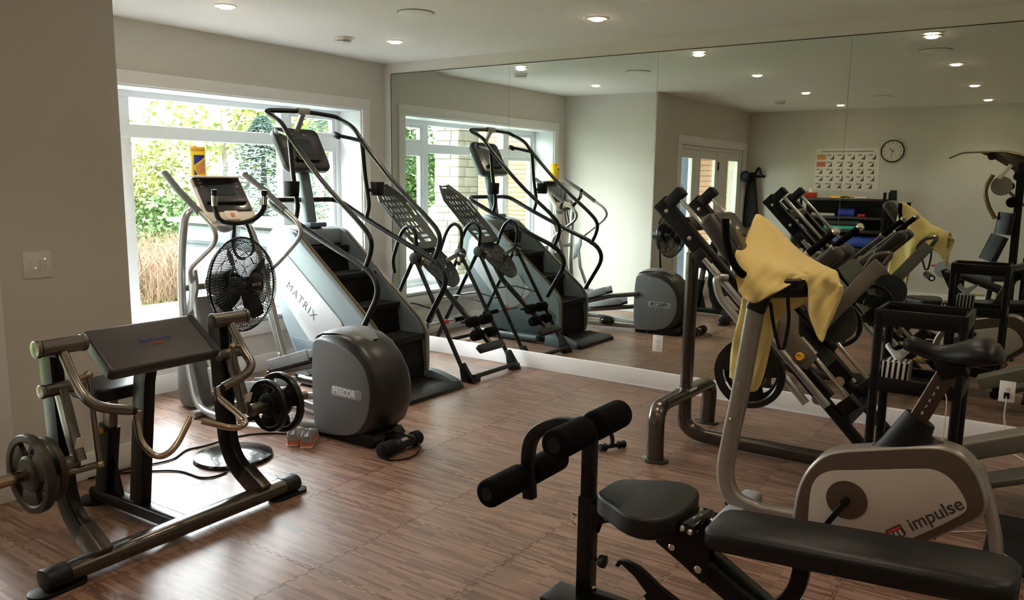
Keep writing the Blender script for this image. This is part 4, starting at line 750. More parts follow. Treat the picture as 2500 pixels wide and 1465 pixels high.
def board(o, L, wf, holes, name, th=0.009):
    """slotted board: outline width wf(t), built from strips so that the slots are open"""
    N = 60; K = 36; m = M(); O = Vector(o)
    def pt(i, k, z): t = i / N; w = wf(t); return O + bd_ * (L * t) + V(0, 1, 0) * (w * (2 * k / K - 1)) + bn * (z + 0.02 * (abs(2 * k / K - 1) ** 2.5))
    solid = [[not holes((i + .5) / N, (2 * (k + .5) / K - 1)) for k in range(K)] for i in range(N)]
    vs = {}
    def vid(i, k, z):
        key = (i, k, z)
        if key not in vs: vs[key] = len(m.v); m.v.append(tuple(pt(i, k, z * th)))
        return vs[key]
    for i in range(N):
        for k in range(K):
            if not solid[i][k]: continue
            m.f.append((vid(i, k, 0), vid(i, k + 1, 0), vid(i + 1, k + 1, 0), vid(i + 1, k, 0))); m.f.append((vid(i, k, -1), vid(i + 1, k, -1), vid(i + 1, k + 1, -1), vid(i, k + 1, -1)))
            for di, dk, a, b in ((-1, 0, (i, k), (i, k + 1)), (1, 0, (i + 1, k + 1), (i + 1, k)), (0, -1, (i + 1, k), (i, k)), (0, 1, (i, k + 1), (i + 1, k + 1))):
                ii, kk = i + di, k + dk
                if ii < 0 or ii >= N or kk < 0 or kk >= K or not solid[ii][kk]: m.f.append((vid(*a, 0), vid(*a, -1), vid(*b, -1), vid(*b, 0)))
    return ip(name, m, 'charcoal', smooth=40)
def wf1(t): return (0.07 + 0.125 * min(1, t / 0.28) ** 0.8) if t < 0.28 else 0.195 - 0.03 * max(0, t - 0.75) / 0.25
def h1(t, u):
    if t < 0.055 and t > 0.02 and abs(u) < 0.45: return True
    if 0.28 < t < 0.50 and 0.78 < abs(u) < 0.9: return True
    for r in (0.16, 0.26, 0.36, 0.47, 0.58, 0.68):
        for c in (-0.55, -0.3, -0.05, 0.2, 0.45):
            if r < t < r + 0.07 and abs(u - c) < 0.06: return True
    for q in range(7):
        if 0.78 + q * 0.022 < t < 0.79 + q * 0.022 + 0.003 and 0.15 < abs(u) < 0.6: return True
    return False
def wf2(t): return 0.19 * math.sqrt(max(0.03, 1 - ((t - 0.42) / 0.60) ** 2)) if t > 0.12 else 0.06 + 1.0 * t
def h2(t, u):
    a = math.hypot((t - 0.45) * 1.5, u * 0.7)
    return any(abs(a - r) < 0.022 and math.sin(9 * math.atan2(t - 0.45, u) + r * 20) > 0.25 for r in (0.22, 0.36, 0.5))
board((0.375, IY, 1.585), 0.79, wf1, h1, 'backrest'); board((0.90, IY, 1.04), 0.46, wf2, h2, 'hip_rest')
ip('main_shaft', M().rect([(1.02, IY, 0.85), (1.12, IY, 0.70), (1.66, IY, 0.255)], 0.04, 0.04, (0, 1, 0), 0.2), 'tube_black'); ip('shaft_insert', M().rect([(1.34, IY, 0.52), (1.66, IY, 0.256)], 0.034, 0.042, (0, 1, 0), 0.2), 'bronze_trim')
for k in range(8): ip('adjust_hole', M().cyl((1.155 + k * 0.027, IY - 0.022, 0.672 - k * 0.0222), (1.155 + k * 0.027, IY - 0.019, 0.672 - k * 0.0222), 0.006, 8), 'black')
ip('rotation_bar', M().cyl((1.15, IY - 0.22, 0.405), (1.15, IY + 0.22, 0.405), 0.016, 14), 'silver'); ip('bar_grip', M().cyl((1.15, IY + 0.12, 0.405), (1.15, IY + 0.25, 0.405), 0.021, 14), 'foam'); ip('bar_collar', M().cyl((1.15, IY - 0.04, 0.405), (1.15, IY + 0.02, 0.405), 0.024, 14), 'red')
for s in (-1, 1):
    for dx, dz in ((0.0, 0.06), (0.05, -0.05)):
        an = ip('ankle_cushion', M().cyl((1.52 + dx, IY + s * 0.035, 0.40 + dz), (1.52 + dx, IY + s * 0.15, 0.40 + dz), 0.045, 20), 'foam', 0.01)
        ip('cushion_core', M().cyl((1.52 + dx, IY + s * 0.148, 0.40 + dz), (1.52 + dx, IY + s * 0.156, 0.40 + dz), 0.02, 14), 'iron_black', par=an)
ip('ankle_clamp', M().tube(fil([(1.47, IY - 0.18, 0.46), (1.50, IY - 0.06, 0.47), (1.52, IY, 0.42), (1.50, IY + 0.06, 0.47), (1.47, IY + 0.18, 0.46)], 0.05), 0.012, 10), 'tube_black')
ip('foot_rest', M().box((1.66, IY - 0.02, 0.255), (0.07, 0.34, 0.05), RY(38)), 'charcoal', 0.012)
# ================================================================ inclined squat machine
HY = -1.05
hs = thing('hack_squat_machine', 'dark inclined hack squat machine with chrome guide rods and weight plates by the mirror', 'exercise machine', (4.2, HY, 0))
def hp(name, m, mtl, bev=0.0, par=None, **k): return part(par or hs, name, m, mtl, bev, **k)
hp('foot_arch', M().rect(fil([(3.70, -1.594, 0.01), (3.69, -1.585, 0.33), (3.67, -0.65, 0.30), (3.655, -0.643, 0.01)], [0, 0.13, 0.13, 0], 8), 0.105, 0.07, (1, 0, 0), 0.48), 'gunmetal')
for x, y in ((3.70, -1.594), (3.655, -0.643)): hp('floor_flange', M().xy([(x + 0.085 * math.cos(a), y + 0.065 * math.sin(a)) for a in [2 * math.pi * k / 28 for k in range(28)]], 0.0, 0.012), 'gunmetal', 0.003)
hp('upright_post', M().rect([(3.68, -1.11, 0.30), (3.685, -1.118, 1.22)], 0.10, 0.068, (0, 1, 0), 0.48), 'gunmetal'); hp('post_base', M().b2((3.63, -1.17, 0.335), (3.73, -1.05, 0.352)), 'chrome', 0.003)
hp('base_beam', M().rect(fil([(3.675, -1.12, 0.30), (3.675, -1.12, 0.058), (4.95, -1.12, 0.058)], [0, 0.17, 0], 10), 0.075, 0.095, (0, 1, 0), 0.48), 'gunmetal')
rd = Vector((0.70, 0, -0.714)).normalized(); rn = Vector((0.714, 0, 0.70)).normalized()
def rp(s_, n=0.0, y=0.0): q = Vector((3.56, 0, 1.515)) + rd * s_ + rn * n; return (q.x, y, q.z)
for s in (-1, 1):
    y = HY + s * 0.26
    rl = hp('guide_rail', M().rect([rp(-0.01, 0, y), rp(1.47, 0, y)], 0.062, 0.10, (0, 1, 0), 0.2), 'dark_frame')
    hp('rail_cap', M().rect([rp(-0.025, 0, y), rp(0.0, 0, y)], 0.066, 0.104, (0, 1, 0), 0.2), 'black_plastic', par=rl)
    for q in (0.05, 0.27): hp('bolt_head', M().lathe(rp(q, 0.0, y + s * 0.031), (0, s, 0), [(0.014, 0), (0.013, 0.006), (0.006, 0.008), (0, 0.008)], 14), 'chrome', par=rl); hp('bolt_head', M().lathe(rp(q, 0.0, y - s * 0.031), (0, -s, 0), [(0.014, 0), (0.013, 0.006), (0.006, 0.008), (0, 0.008)], 14), 'chrome', par=rl)
    hp('rail_leg', M().rect([rp(1.45, -0.015, y), rp(1.98, -0.015, y)], 0.055, 0.06, (0, 1, 0), 0.3), 'black')
    hp('rail_collar', M().cyl(rp(1.44, -0.03, y - 0.035), rp(1.44, -0.03, y + 0.035), 0.03, 16), 'chrome')
    hp('guide_rod', M().cyl(rp(0.055, 0.102, y), rp(1.55, 0.102, y), 0.0135, 16), 'chrome')
    hp('rod_block', M().box(rp(0.02, 0.09, y), (0.06, 0.08, 0.115), RY(45)), 'black_plastic', 0.004)
    hp('rod_block', M().box(rp(1.56, 0.075, y), (0.08, 0.075, 0.10), RY(45)), 'black_plastic', 0.004)
    hp('stop_block', M().box(rp(0.42, -0.01, y + s * 0.05), (0.12, 0.05, 0.075), RY(45)), 'black', 0.006)
    hp('side_tube', M().tube([rp(0.43, 0.0, y + s * 0.062), rp(1.50, 0.0, y + s * 0.062)], 0.022, 14), 'silver')
    hp('safety_rack', M().tube(fil([rp(0.60, 0.03, y + s * 0.06), rp(0.56, 0.0, y + s * 0.115), rp(0.66, -0.06, y + s * 0.115), rp(1.42, -0.065, y + s * 0.115)], [0, 0.04, 0.05, 0], 7), 0.0225, 14), 'silver')
hp('top_crossbar', M().rect([(3.70, HY - 0.25, 1.40), (3.70, HY + 0.25, 1.40)], 0.06, 0.09, (1, 0, 0), 0.4), 'gunmetal'); hp('low_crossbar', M().rect([rp(1.62, 0.0, HY - 0.28), rp(1.62, 0.0, HY + 0.28)], 0.06, 0.06, (1, 0, 0), 0.3), 'black')
hp('back_board', M().box(rp(1.02, 0.055, HY), (0.62, 0.30, 0.03), Matrix(((rd.x, 0, rn.x), (0, 1, 0), (rd.z, 0, rn.z)))), 'black', 0.006)
RM = Matrix(((rd.x, 0, rn.x), (0, 1, 0), (rd.z, 0, rn.z)))
for s in (-1, 1):
    y = HY + s * 0.26
    cp_ = hp('carriage_plate', M().prism([(0.72, 0.06), (0.80, 0.20), (1.02, 0.20), (1.10, 0.13), (1.26, 0.13), (1.28, 0.04), (1.18, -0.04), (1.02, 0.02)], Vector((3.56, y + s * 0.036, 1.515)), rd, rn, (0, s * 0.014, 0)), 'sage', 0.003)
    if s < 0:
        hp('locking_knob', M().lathe(rp(1.20, 0.065, y - 0.05), (0, -1, 0), [(0.0, 0), (0.018, 0), (0.024, 0.02), (0.024, 0.03), (0.018, 0.034), (0.012, 0.028), (0, 0.028)], 20), 'yellow_orange', par=cp_)
        hp('warning_label', M().prism([(1.15, -0.005), (1.20, -0.005), (1.20, 0.025), (1.15, 0.025)], Vector((3.56, y - 0.0505, 1.515)), rd, rn, (0, -0.001, 0)), 'sticker_red', par=cp_)
    hp('bearing', M().cyl(rp(0.80, 0.102, y), rp(0.98, 0.102, y), 0.032, 18), 'pewter'); hp('bearing', M().cyl(rp(1.12, 0.102, y), rp(1.24, 0.102, y), 0.032, 18), 'pewter')
    sp_ = hp('shoulder_pad', M().box((4.475, HY + s * 0.135, 1.195), (0.085, 0.15, 0.27), RY(45)), 'vinyl_brown', 0.03, bseg=4)
    hp('pad_bracket', M().rect([rp(0.82, 0.12, HY + s * 0.135), rp(0.84, 0.34, HY + s * 0.135)], 0.05, 0.04, (0, 1, 0)), 'sage')
    h = hp('handle_tube', M().tube([rp(0.78, 0.10, HY + s * 0.275), (4.43, HY + s * 0.28, 1.265), (4.575, HY + s * 0.296, 1.40)], 0.016, 12), 'pewter')
    hp('hand_grip', M().cyl((4.44, HY + s * 0.281, 1.275), (4.565, HY + s * 0.295, 1.39), 0.0205, 14), 'foam', par=h); hp('grip_ball', M().ball((4.578, HY + s * 0.2965, 1.403), 0.024), 'chrome', par=h); hp('grip_collar', M().cyl((4.43, HY + s * 0.28, 1.265), (4.442, HY + s * 0.281, 1.277), 0.024, 14), 'chrome', par=h)
    hx, hz = (4.245, 0.625) if s < 0 else (4.45, 0.77)
    hp('weight_horn', M().cyl((hx, y + s * 0.05, hz), (hx, HY + s * 0.78, hz), 0.0245, 18), 'chrome')
    hp('horn_bracket', M().rect([(hx, y + s * 0.06, hz), rp(0.95 if s < 0 else 1.0, 0.08, y + s * 0.06)], 0.02, 0.07, (0, 1, 0)), 'sage')
    if s < 0: plate(hs, 'weight_plate', (hx, HY - 0.50, hz), 0.165, 'iron_black', 0.03, None, 3, False); plate(hs, 'weight_plate', (hx, HY - 0.57, hz), 0.195, 'iron_black', 0.04, 'large spoked black plate', 3, False)
    else: plate(hs, 'weight_plate', (hx, HY + 0.50, hz), 0.15, 'iron_black', 0.03, None, 3, False)
am = hp('press_arm', M().rect([(4.42, -0.93, 0.79), (4.74, -0.93, 1.205)], 0.06, 0.085, (0, 1, 0), 0.12), 'sage')
hp('arm_handle', M().tube(fil([(4.66, -0.93, 1.17), (4.70, -0.93, 1.255), (4.80, -0.93, 1.275), (4.755, -0.93, 1.20)], 0.035), 0.015, 10), 'pewter', par=am)
hp('cam_plate', M().lathe((4.50, -0.875, 0.84), (0, 1, 0), [(0.0, 0), (0.13, 0), (0.13, 0.012), (0, 0.012)], 32), 'grey_dark', par=am); hp('arm_pivot', M().cyl((4.46, -0.99, 0.86), (4.46, -0.85, 0.86), 0.028, 18), 'chrome', par=am)
hp('foot_beam', M().rect([(5.16, -1.0, 0.19), (5.90, -1.0, 0.495)], 0.17, 0.10, (0, 1, 0), 0.15), 'sage'); hp('foot_plate', M().box((5.62, -1.19, 0.235), (0.60, 0.22, 0.03), RY(-22.5)), 'tread', 0.004)
hp('platform_leg', M().rect([(5.55, -1.0, 0.30), (5.62, -1.0, 0.03)], 0.08, 0.06, (0, 1, 0), 0.2), 'dark_frame'); hp('platform_foot', M().rect([(5.62, -1.25, 0.03), (5.62, -0.70, 0.03)], 0.08, 0.05, (1, 0, 0), 0.3), 'dark_frame')
# ================================================================ upright bike
BYC = -2.15
bk = thing('upright_bike', 'silver upright exercise bike with a brown-edged white side shell', 'exercise bike', (4.95, BYC, 0))
def bp2(name, m, mtl, bev=0.0, par=None, **k): return part(par or bk, name, m, mtl, bev, **k)
outer = [(4.672, 0.06), (4.676, 0.129), (4.683, 0.233), (4.711, 0.333), (4.772, 0.425), (4.837, 0.468), (4.979, 0.507), (5.202, 0.565), (5.275, 0.576), (5.345, 0.559), (5.405, 0.50), (5.442, 0.415), (5.458, 0.34), (5.42, 0.285), (5.16, 0.075), (5.10, 0.05), (4.70, 0.04)]
inner = [(4.752, 0.10), (4.750, 0.138), (4.750, 0.262), (4.766, 0.318), (4.80, 0.358), (4.85, 0.382), (4.908, 0.393), (5.20, 0.467), (5.25, 0.473), (5.31, 0.447), (5.353, 0.394), (5.382, 0.337), (5.36, 0.297), (5.16, 0.125), (5.10, 0.10)]
def offp(poly, k, c=(5.06, 0.30)): return [(c[0] + (x - c[0]) * k, c[1] + (z - c[1]) * k) for x, z in poly]
bp2('shell', M().xz(chai(outer), BYC - 0.062, BYC + 0.062), 'bike_silver', 0.022, bseg=4)
for s in (-1, 1):
    a, b = sorted((BYC + s * 0.0615, BYC + s * 0.066)); band = bp2('shell_band', M().xz(chai(offp(outer, 0.955)), a, b), 'bike_brown', 0.002)
    a, b = sorted((BYC + s * 0.0655, BYC + s * 0.069)); wp = bp2('side_panel', M().xz(chai(inner), a, b), 'bike_white', 0.002, par=band)
    dc = bp2('crank_disc', M().lathe((4.91, BYC + s * 0.069, 0.256), (0, s, 0), [(0.0, 0), (0.088, 0), (0.088, 0.004), (0.045, 0.008), (0, 0.008)], 40), 'bike_brown')
    bp2('crank_boss', M().cyl((4.91, BYC + s * 0.07, 0.256), (4.91, BYC + s * 0.115, 0.256), 0.018, 18), 'black')
    bp2('crank_arm', M().rect([(4.91, BYC + s * 0.105, 0.256), (4.91 - s * -0.075, BYC + s * 0.115, 0.256 + s * 0.13)], 0.014, 0.026, (0, 1, 0)), 'black')
    bp2('pedal', M().box((4.91 - s * -0.08, BYC + s * 0.17, 0.256 + s * 0.14), (0.09, 0.10, 0.025)), 'black_plastic', 0.006)
    o = Vector((5.262, BYC + s * 0.0695, 0.275)); e1 = Vector((0.205, 0, 0.166)).normalized(); e2 = Vector((-0.166, 0, 0.205)).normalized()
    if s > 0: e1 = -e1; e1 = Vector((-0.205, 0, 0.166)).normalized(); e2 = Vector((0.166, 0, 0.205)).normalized(); o = Vector((5.10, BYC + 0.0695, 0.27))
    text(wp, 'lettering', 'impulse', 0.078, 'print_black', o, e1, e2, sx=1.02, shear=0.08, bold=0.0011)
    lg = o - e1 * 0.185 - e2 * 0.002
    bg = bp2('emblem', M().prism([(-0.038, -0.026), (0.030, -0.026), (0.038, -0.018), (0.038, 0.026), (-0.030, 0.026), (-0.038, 0.018)], lg, e1, e2, Vector((0, s * 0.001, 0))), 'print_black', par=wp)
    bp2('emblem_stripe', M().prism([(-0.030, 0.008), (0.031, 0.008), (0.031, 0.019), (-0.028, 0.019)], lg + Vector((0, s * 0.001, 0)), e1, e2, Vector((0, s * 0.0006, 0))), 'red', par=wp)
    for q in (-0.020, 0.0, 0.020): bp2('emblem_bar', M().prism([(q - 0.006, -0.021), (q + 0.006, -0.021), (q + 0.006, 0.005), (q - 0.006, 0.005)], lg + Vector((0, s * 0.001, 0)), e1, e2, Vector((0, s * 0.0006, 0))), 'bike_white', par=wp)
bp2('rear_leg', M().rect(fil([(5.395, BYC, 0.50), (5.445, BYC, 0.36), (5.495, BYC, 0.18), (5.505, BYC, 0.02)], 0.1, 6), 0.07, 0.05, (0, 1, 0), 0.4), 'bike_silver')
bp2('rear_stabilizer', M().loft([[(5.50 + w * dx, y, h * dz) for dx, dz in ((-1, 0), (1, 0), (0.85, 0.8), (0.3, 1), (-0.3, 1), (-0.85, 0.8))] for y, w, h in ((BYC - 0.25, 0.045, 0.05), (BYC - 0.2, 0.055, 0.07), (BYC, 0.055, 0.085), (BYC + 0.2, 0.055, 0.07), (BYC + 0.25, 0.045, 0.05))]), 'grey_cap', 0.004)
bp2('front_column', M().rect(fil([(4.50, BYC, 0.075), (4.37, BYC, 0.10), (4.318, BYC, 0.22), (4.345, BYC, 0.44), (4.372, BYC, 0.605), (4.43, BYC, 1.10)], [0, 0.1, 0.16, 0.16, 0.16, 0], 8), 0.062, 0.082, (0, 1, 0), 0.3), 'bike_silver')
bp2('lower_tube', M().rect([(4.44, BYC, 0.075), (4.72, BYC, 0.09)], 0.06, 0.07, (0, 1, 0), 0.3), 'bike_silver')
bp2('front_stabilizer', M().b2((4.35, BYC - 0.24, 0.01), (4.45, BYC + 0.24, 0.085)), 'grey_cap', 0.02, bseg=3)
for s in (-1, 1): w_ = bp2('transport_wheel', M().lathe((4.325, BYC + s * 0.13, 0.035), (0, 1, 0), [(0.0, -0.014), (0.033, -0.014), (0.035, -0.01), (0.035, 0.01), (0.033, 0.014), (0, 0.014)], 24), 'black_gloss'); bp2('wheel_bolt', M().ball((4.325, BYC + s * 0.13 - 0.016, 0.035), 0.009, 10), 'chrome', par=w_)
for x, z in ((4.345, 0.52), (4.375, 0.70)): bp2('screw', M().ball((x, BYC - 0.0315, z), 0.007, 8), 'chrome')
# seat assembly
bp2('post_shroud', M().loft([[(x + dx * w, BYC + dy * h, z + dx * k) for dx, dy in [(math.cos(a), math.sin(a)) for a in [2 * math.pi * q / 20 for q in range(20)]]] for x, z, w, h, k in ((5.12, 0.525, 0.16, 0.052, 0.045), (5.125, 0.56, 0.115, 0.05, 0.02), (5.14, 0.61, 0.075, 0.045, -0.015), (5.165, 0.665, 0.058, 0.04, -0.03))]), 'black_plastic', smooth=60)
sp2 = bp2('seat_post', M().rect([(5.14, BYC, 0.62), (5.250, BYC, 0.885)], 0.05, 0.075, (0, 1, 0), 0.15), 'post_brown')
for k, dg in enumerate('87654'): text(sp2, 'lettering', dg, 0.02, 'white', Vector((5.172, BYC - 0.0255, 0.695)) + Vector((0.11, 0, 0.265)).normalized() * k * 0.032, (0.265, 0, -0.11), (0.11, 0, 0.265))
bp2('seat_clamp', M().box((5.262, BYC, 0.905), (0.11, 0.07, 0.09), RY(-22)), 'black', 0.01)
rows = []
for i in range(15):
    t = i / 14; x = 5.075 + 0.375 * t; hw = 0.028 + 0.105 * (1 / (1 + math.exp(-9 * (t - 0.55)))) * (1 if t < 0.85 else math.sqrt(max(0.02, 1 - ((t - 0.85) / 0.16) ** 2)))
    zt = 0.995 + 0.018 * math.cos(2.6 * math.pi * t) + 0.02 * t - 0.03 * max(0, t - 0.9) / 0.1; zb = 0.955 - 0.045 * math.sin(math.pi * min(1, t * 0.95))
    if i == 0: hw *= 0.6; zt -= 0.015
    rows.append([(x, BYC + hw * math.sin(a) * (1 if math.cos(a) > -0.5 else 0.8), (zt - (zt - zb) * 0.45) + ((zt - zb) * 0.55 if math.cos(a) > 0 else (zt - zb) * 0.55) * math.copysign(abs(math.cos(a)) ** 0.8, math.cos(a))) for a in [2 * math.pi * q / 20 for q in range(20)]])
bp2('saddle', M().loft(rows), 'vinyl_black', smooth=70)
# handlebar and console
bp2('handlebar_stem', M().rect([(4.425, BYC, 1.06), (4.47, BYC, 1.19)], 0.07, 0.09, (0, 1, 0), 0.3), 'black_plastic')
con2 = bp2('console', M().box((4.285, BYC - 0.02, 1.405), (0.085, 0.30, 0.24), RY(-38)), 'vinyl_brown', 0.03, bseg=4); bp2('console_face', M().box((4.318, BYC - 0.02, 1.432), (0.006, 0.25, 0.19), RY(-38)), 'screen', 0.002, par=con2)
bp2('console_mount', M().rect([(4.36, BYC, 1.33), (4.46, BYC, 1.19)], 0.06, 0.05, (0, 1, 0)), 'black_plastic')
for s in (-1, 1):
    y = BYC + s * 0.225 - 0.02
    bp2('horn_grip', M().tube(fil([(4.47, BYC + s * 0.08, 1.20), (4.41, y, 1.26), (4.356, y - 0.01, 1.38), (4.35, y - 0.015, 1.495)], [0, 0.07, 0.06, 0], 7), 0.017, 14), 'foam')
    bp2('bar_arm', M().tube(fil([(4.47, BYC + s * 0.05, 1.20), (4.52, BYC + s * 0.16, 1.21), (4.66, BYC + s * 0.12, 1.225)], 0.06), 0.016, 12), 'black_plastic')
bp2('elbow_pad', M().loft([[(4.43 + 0.24 * t, BYC + w * math.sin(a), 1.165 + 0.03 * t + (0.028 if math.cos(a) > 0 else 0.05) * math.cos(a)) for a in [2 * math.pi * q / 16 for q in range(16)]] for t, w in ((0, 0.05), (0.1, 0.12), (0.5, 0.15), (0.9, 0.12), (1.0, 0.05))]), 'black_plastic', smooth=70)
single('pulse_strap', M().sweep(fil([(4.59, -2.215, 1.14), (4.603, -2.215, 1.04), (4.588, -2.21, 0.905), (4.566, -2.205, 0.893), (4.53, -2.20, 1.0), (4.508, -2.20, 1.11)], 0.04), [(-0.008, -0.0015), (0.008, -0.0015), (0.008, 0.0015), (-0.008, 0.0015)], side=(1, 0.3, 0)), 'cloth_black', 'thin black strap looped under the bike handlebar', 'strap')
# yellow towel draped over console and bars
T0 = [[(4.337, -2.0, 1.43), (4.353, -1.97, 1.499), (4.443, -2.0, 1.454), (4.575, -2.0, 1.34), (4.644, -2.0, 1.298), (4.701, -2.0, 1.275), (4.75, -2.02, 1.256)],
[(4.357, -2.2, 1.359), (4.408, -2.15, 1.363), (4.506, -2.15, 1.33), (4.62, -2.15, 1.282), (4.677, -2.12, 1.265), (4.728, -2.1, 1.239), (4.775, -2.05, 1.21)],
[(4.378, -2.33, 1.344), (4.452, -2.3, 1.3), (4.548, -2.28, 1.278), (4.641, -2.2, 1.261), (4.684, -2.17, 1.214), (4.728, -2.12, 1.175), (4.79, -2.05, 1.181)],
[(4.389, -2.37, 1.273), (4.468, -2.36, 1.214), (4.558, -2.33, 1.219), (4.657, -2.23, 1.247), (4.681, -2.2, 1.142), (4.725, -2.15, 1.066), (4.775, -2.07, 1.099)],
[(4.417, -2.38, 1.171), (4.479, -2.38, 1.129), (4.574, -2.36, 1.177), (4.666, -2.24, 1.23), (4.689, -2.21, 1.061), (4.739, -2.17, 0.95), (4.749, -2.12, 1.008)]]
TB = [[(4.275, -2.02, 0.69), (4.425, -2.03, 0.65), (4.47, -1.93, 0.98), (4.56, -1.92, 1.06), (4.62, -1.92, 1.10), (4.69, -1.93, 1.08), (4.735, -1.96, 1.02)],
      [(4.276, -2.02, 0.84), (4.43, -2.02, 0.83), (4.46, -1.92, 1.12), (4.56, -1.92, 1.17), (4.63, -1.92, 1.19), (4.69, -1.93, 1.17), (4.74, -1.96, 1.12)],
      [(4.305, -2.00, 1.06), (4.42, -1.97, 1.10), (4.45, -1.93, 1.30), (4.57, -1.93, 1.27), (4.64, -1.93, 1.255), (4.70, -1.94, 1.23), (4.745, -1.98, 1.19)]]
ctl = TB + T0
def bsurf(c, nu, nv):
    def cr(p, t):
        n = len(p) - 1; x = t * n; i = min(int(x), n - 1); f = x - i; a, b, d, e = p[max(i - 1, 0)], p[i], p[i + 1], p[min(i + 2, n)]
        return b * (1 - f) ** 2 * (1 + 2 * f) + d * f * f * (3 - 2 * f) + (d - a) * 0.5 * f * (1 - f) ** 2 + (e - b) * -0.5 * f * f * (1 - f)
    rows = [[cr([Vector(q) for q in r], k / nu) for k in range(nu + 1)] for r in c]
    return [[cr([r[k] for r in rows], j / nv) for k in range(nu + 1)] for j in range(nv + 1)]
g = bsurf(ctl, 42, 49)
for j, r in enumerate(g):
    for k, p in enumerate(r):
        wv = 0.009 * math.sin(k * 0.8 + 0.2 * j) * min(1, max(0, (j - 24) / 14)) + 0.005 * math.sin(k * 0.45 - j * 0.5) + 0.003 * math.sin(k * 1.3 + j * 0.9); p += Vector((0.3 * wv, -wv, 0.35 * wv))
sh = [[p + Vector((0.0, 0.005 if j > 21 else -0.005, -0.004)) for p in r] for j, r in enumerate(g)]
m = M().grid(g); n0 = len(m.v); m.grid(sh); nj, nk = len(g), len(g[0])
for j in range(nj - 1): m.f += [(j * nk, (j + 1) * nk, n0 + (j + 1) * nk, n0 + j * nk), (j * nk + nk - 1, n0 + j * nk + nk - 1, n0 + (j + 1) * nk + nk - 1, (j + 1) * nk + nk - 1)]
for k in range(nk - 1): m.f += [(k, n0 + k, n0 + k + 1, k + 1), ((nj - 1) * nk + k, (nj - 1) * nk + k + 1, n0 + (nj - 1) * nk + k + 1, n0 + (nj - 1) * nk + k)]
single('towel', m, 'towel', 'yellow terry towel draped over the exercise bike handlebars', 'towel', smooth=180)
# ================================================================ weight bench
BY = -3.30
wb = thing('weight_bench', 'black adjustable weight bench with foam leg rollers in the right foreground', 'bench', (4.8, BY, 0))
def wp_(name, m, mtl, bev=0.0, par=None, **k): return part(par or wb, name, m, mtl, bev, **k)
wp_('front_post', M().b2((4.160, BY - 0.030, 0.03), (4.220, BY + 0.030, 0.455)), 'dark_frame', 0.004); ps = wp_('sliding_post', M().b2((4.166, BY - 0.025, 0.45), (4.214, BY + 0.025, 0.70)), 'dark_frame', 0.004)
for k in range(6):
    wp_('post_hole', M().cyl((4.2135, BY, 0.475 + k * 0.027), (4.2148, BY, 0.475 + k * 0.027), 0.006, 10), 'black', par=ps); wp_('post_hole', M().cyl((4.19, BY - 0.0262, 0.475 + k * 0.027), (4.19, BY - 0.0245, 0.475 + k * 0.027), 0.006, 10), 'black', par=ps)
wp_('front_foot', M().b2((4.05, BY - 0.12, 0.0), (4.222, BY + 0.04, 0.045)), 'dark_frame', 0.006)
for a, b in ((-0.255, -0.035), (0.03, 0.255)):
    f = wp_('foam_roller', M().cyl((4.185, BY + a, 0.722), (4.185, BY + b, 0.722), 0.058, 28), 'foam', 0.012, bseg=3); wp_('roller_cap', M().cyl((4.185, BY + (a if a < 0 else b) - (0.004 if a < 0 else -0.004), 0.722), (4.185, BY + (a if a < 0 else b), 0.722), 0.028, 18), 'black_plastic', par=f)
    f = wp_('foam_roller', M().cyl((3.90, BY + a - 0.01, 0.475), (3.90, BY + b, 0.475), 0.055, 28), 'foam', 0.012, bseg=3); wp_('roller_cap', M().cyl((3.90, BY + (a - 0.01 if a < 0 else b) - (0.004 if a < 0 else -0.004), 0.475), (3.90, BY + (a - 0.01 if a < 0 else b), 0.475), 0.026, 18), 'black_plastic', par=f)
wp_('leg_arm', M().rect(fil([(4.19, BY, 0.66), (4.16, BY, 0.725), (4.05, BY, 0.722), (3.94, BY, 0.665), (3.905, BY, 0.58), (3.92, BY, 0.38)], [0, 0.03, 0.06, 0.09, 0.07, 0], 7), 0.042, 0.05, (0, 1, 0), 0.15), 'dark_frame')
st_ = []
for x, hw in ((4.262, 0.055), (4.275, 0.095), (4.31, 0.125), (4.36, 0.15), (4.42, 0.19), (4.47, 0.207), (4.52, 0.205), (4.565, 0.175), (4.592, 0.11), (4.60, 0.05)): st_.append((x, hw))
sp_poly = [(x, BY - h) for x, h in st_] + [(x, BY + h) for x, h in st_[::-1]]
wp_('seat_pad', M().xy(chai(sp_poly), 0.435, 0.515), 'vinyl_black', 0.016, bseg=4)
bkp = [(4.695, -0.085), (4.71, -0.11), (4.75, -0.122), (5.10, -0.128), (5.52, -0.128), (5.58, -0.11), (5.60, -0.07)]
rows = []
for dz, ins in ((0.0, 0.012), (-0.010, 0.002), (-0.02, 0.0), (-0.055, 0.0), (-0.07, 0.008)):
    rows.append([(x + (ins if x < 5 else -ins), BY - 0.02 + (h + ins), 0.505 + (x - 4.7) * 0.075 + dz) for x, h in bkp] + [(x + (ins if x < 5 else -ins), BY - 0.02 - (h + ins), 0.505 + (x - 4.7) * 0.075 + dz) for x, h in bkp[::-1]])
wp_('back_pad', M().loft(rows), 'vinyl_black', smooth=60)
wp_('seat_beam', M().rect([(4.21, BY, 0.40), (4.62, BY, 0.405)], 0.045, 0.05, (0, 1, 0), 0.15), 'dark_frame')
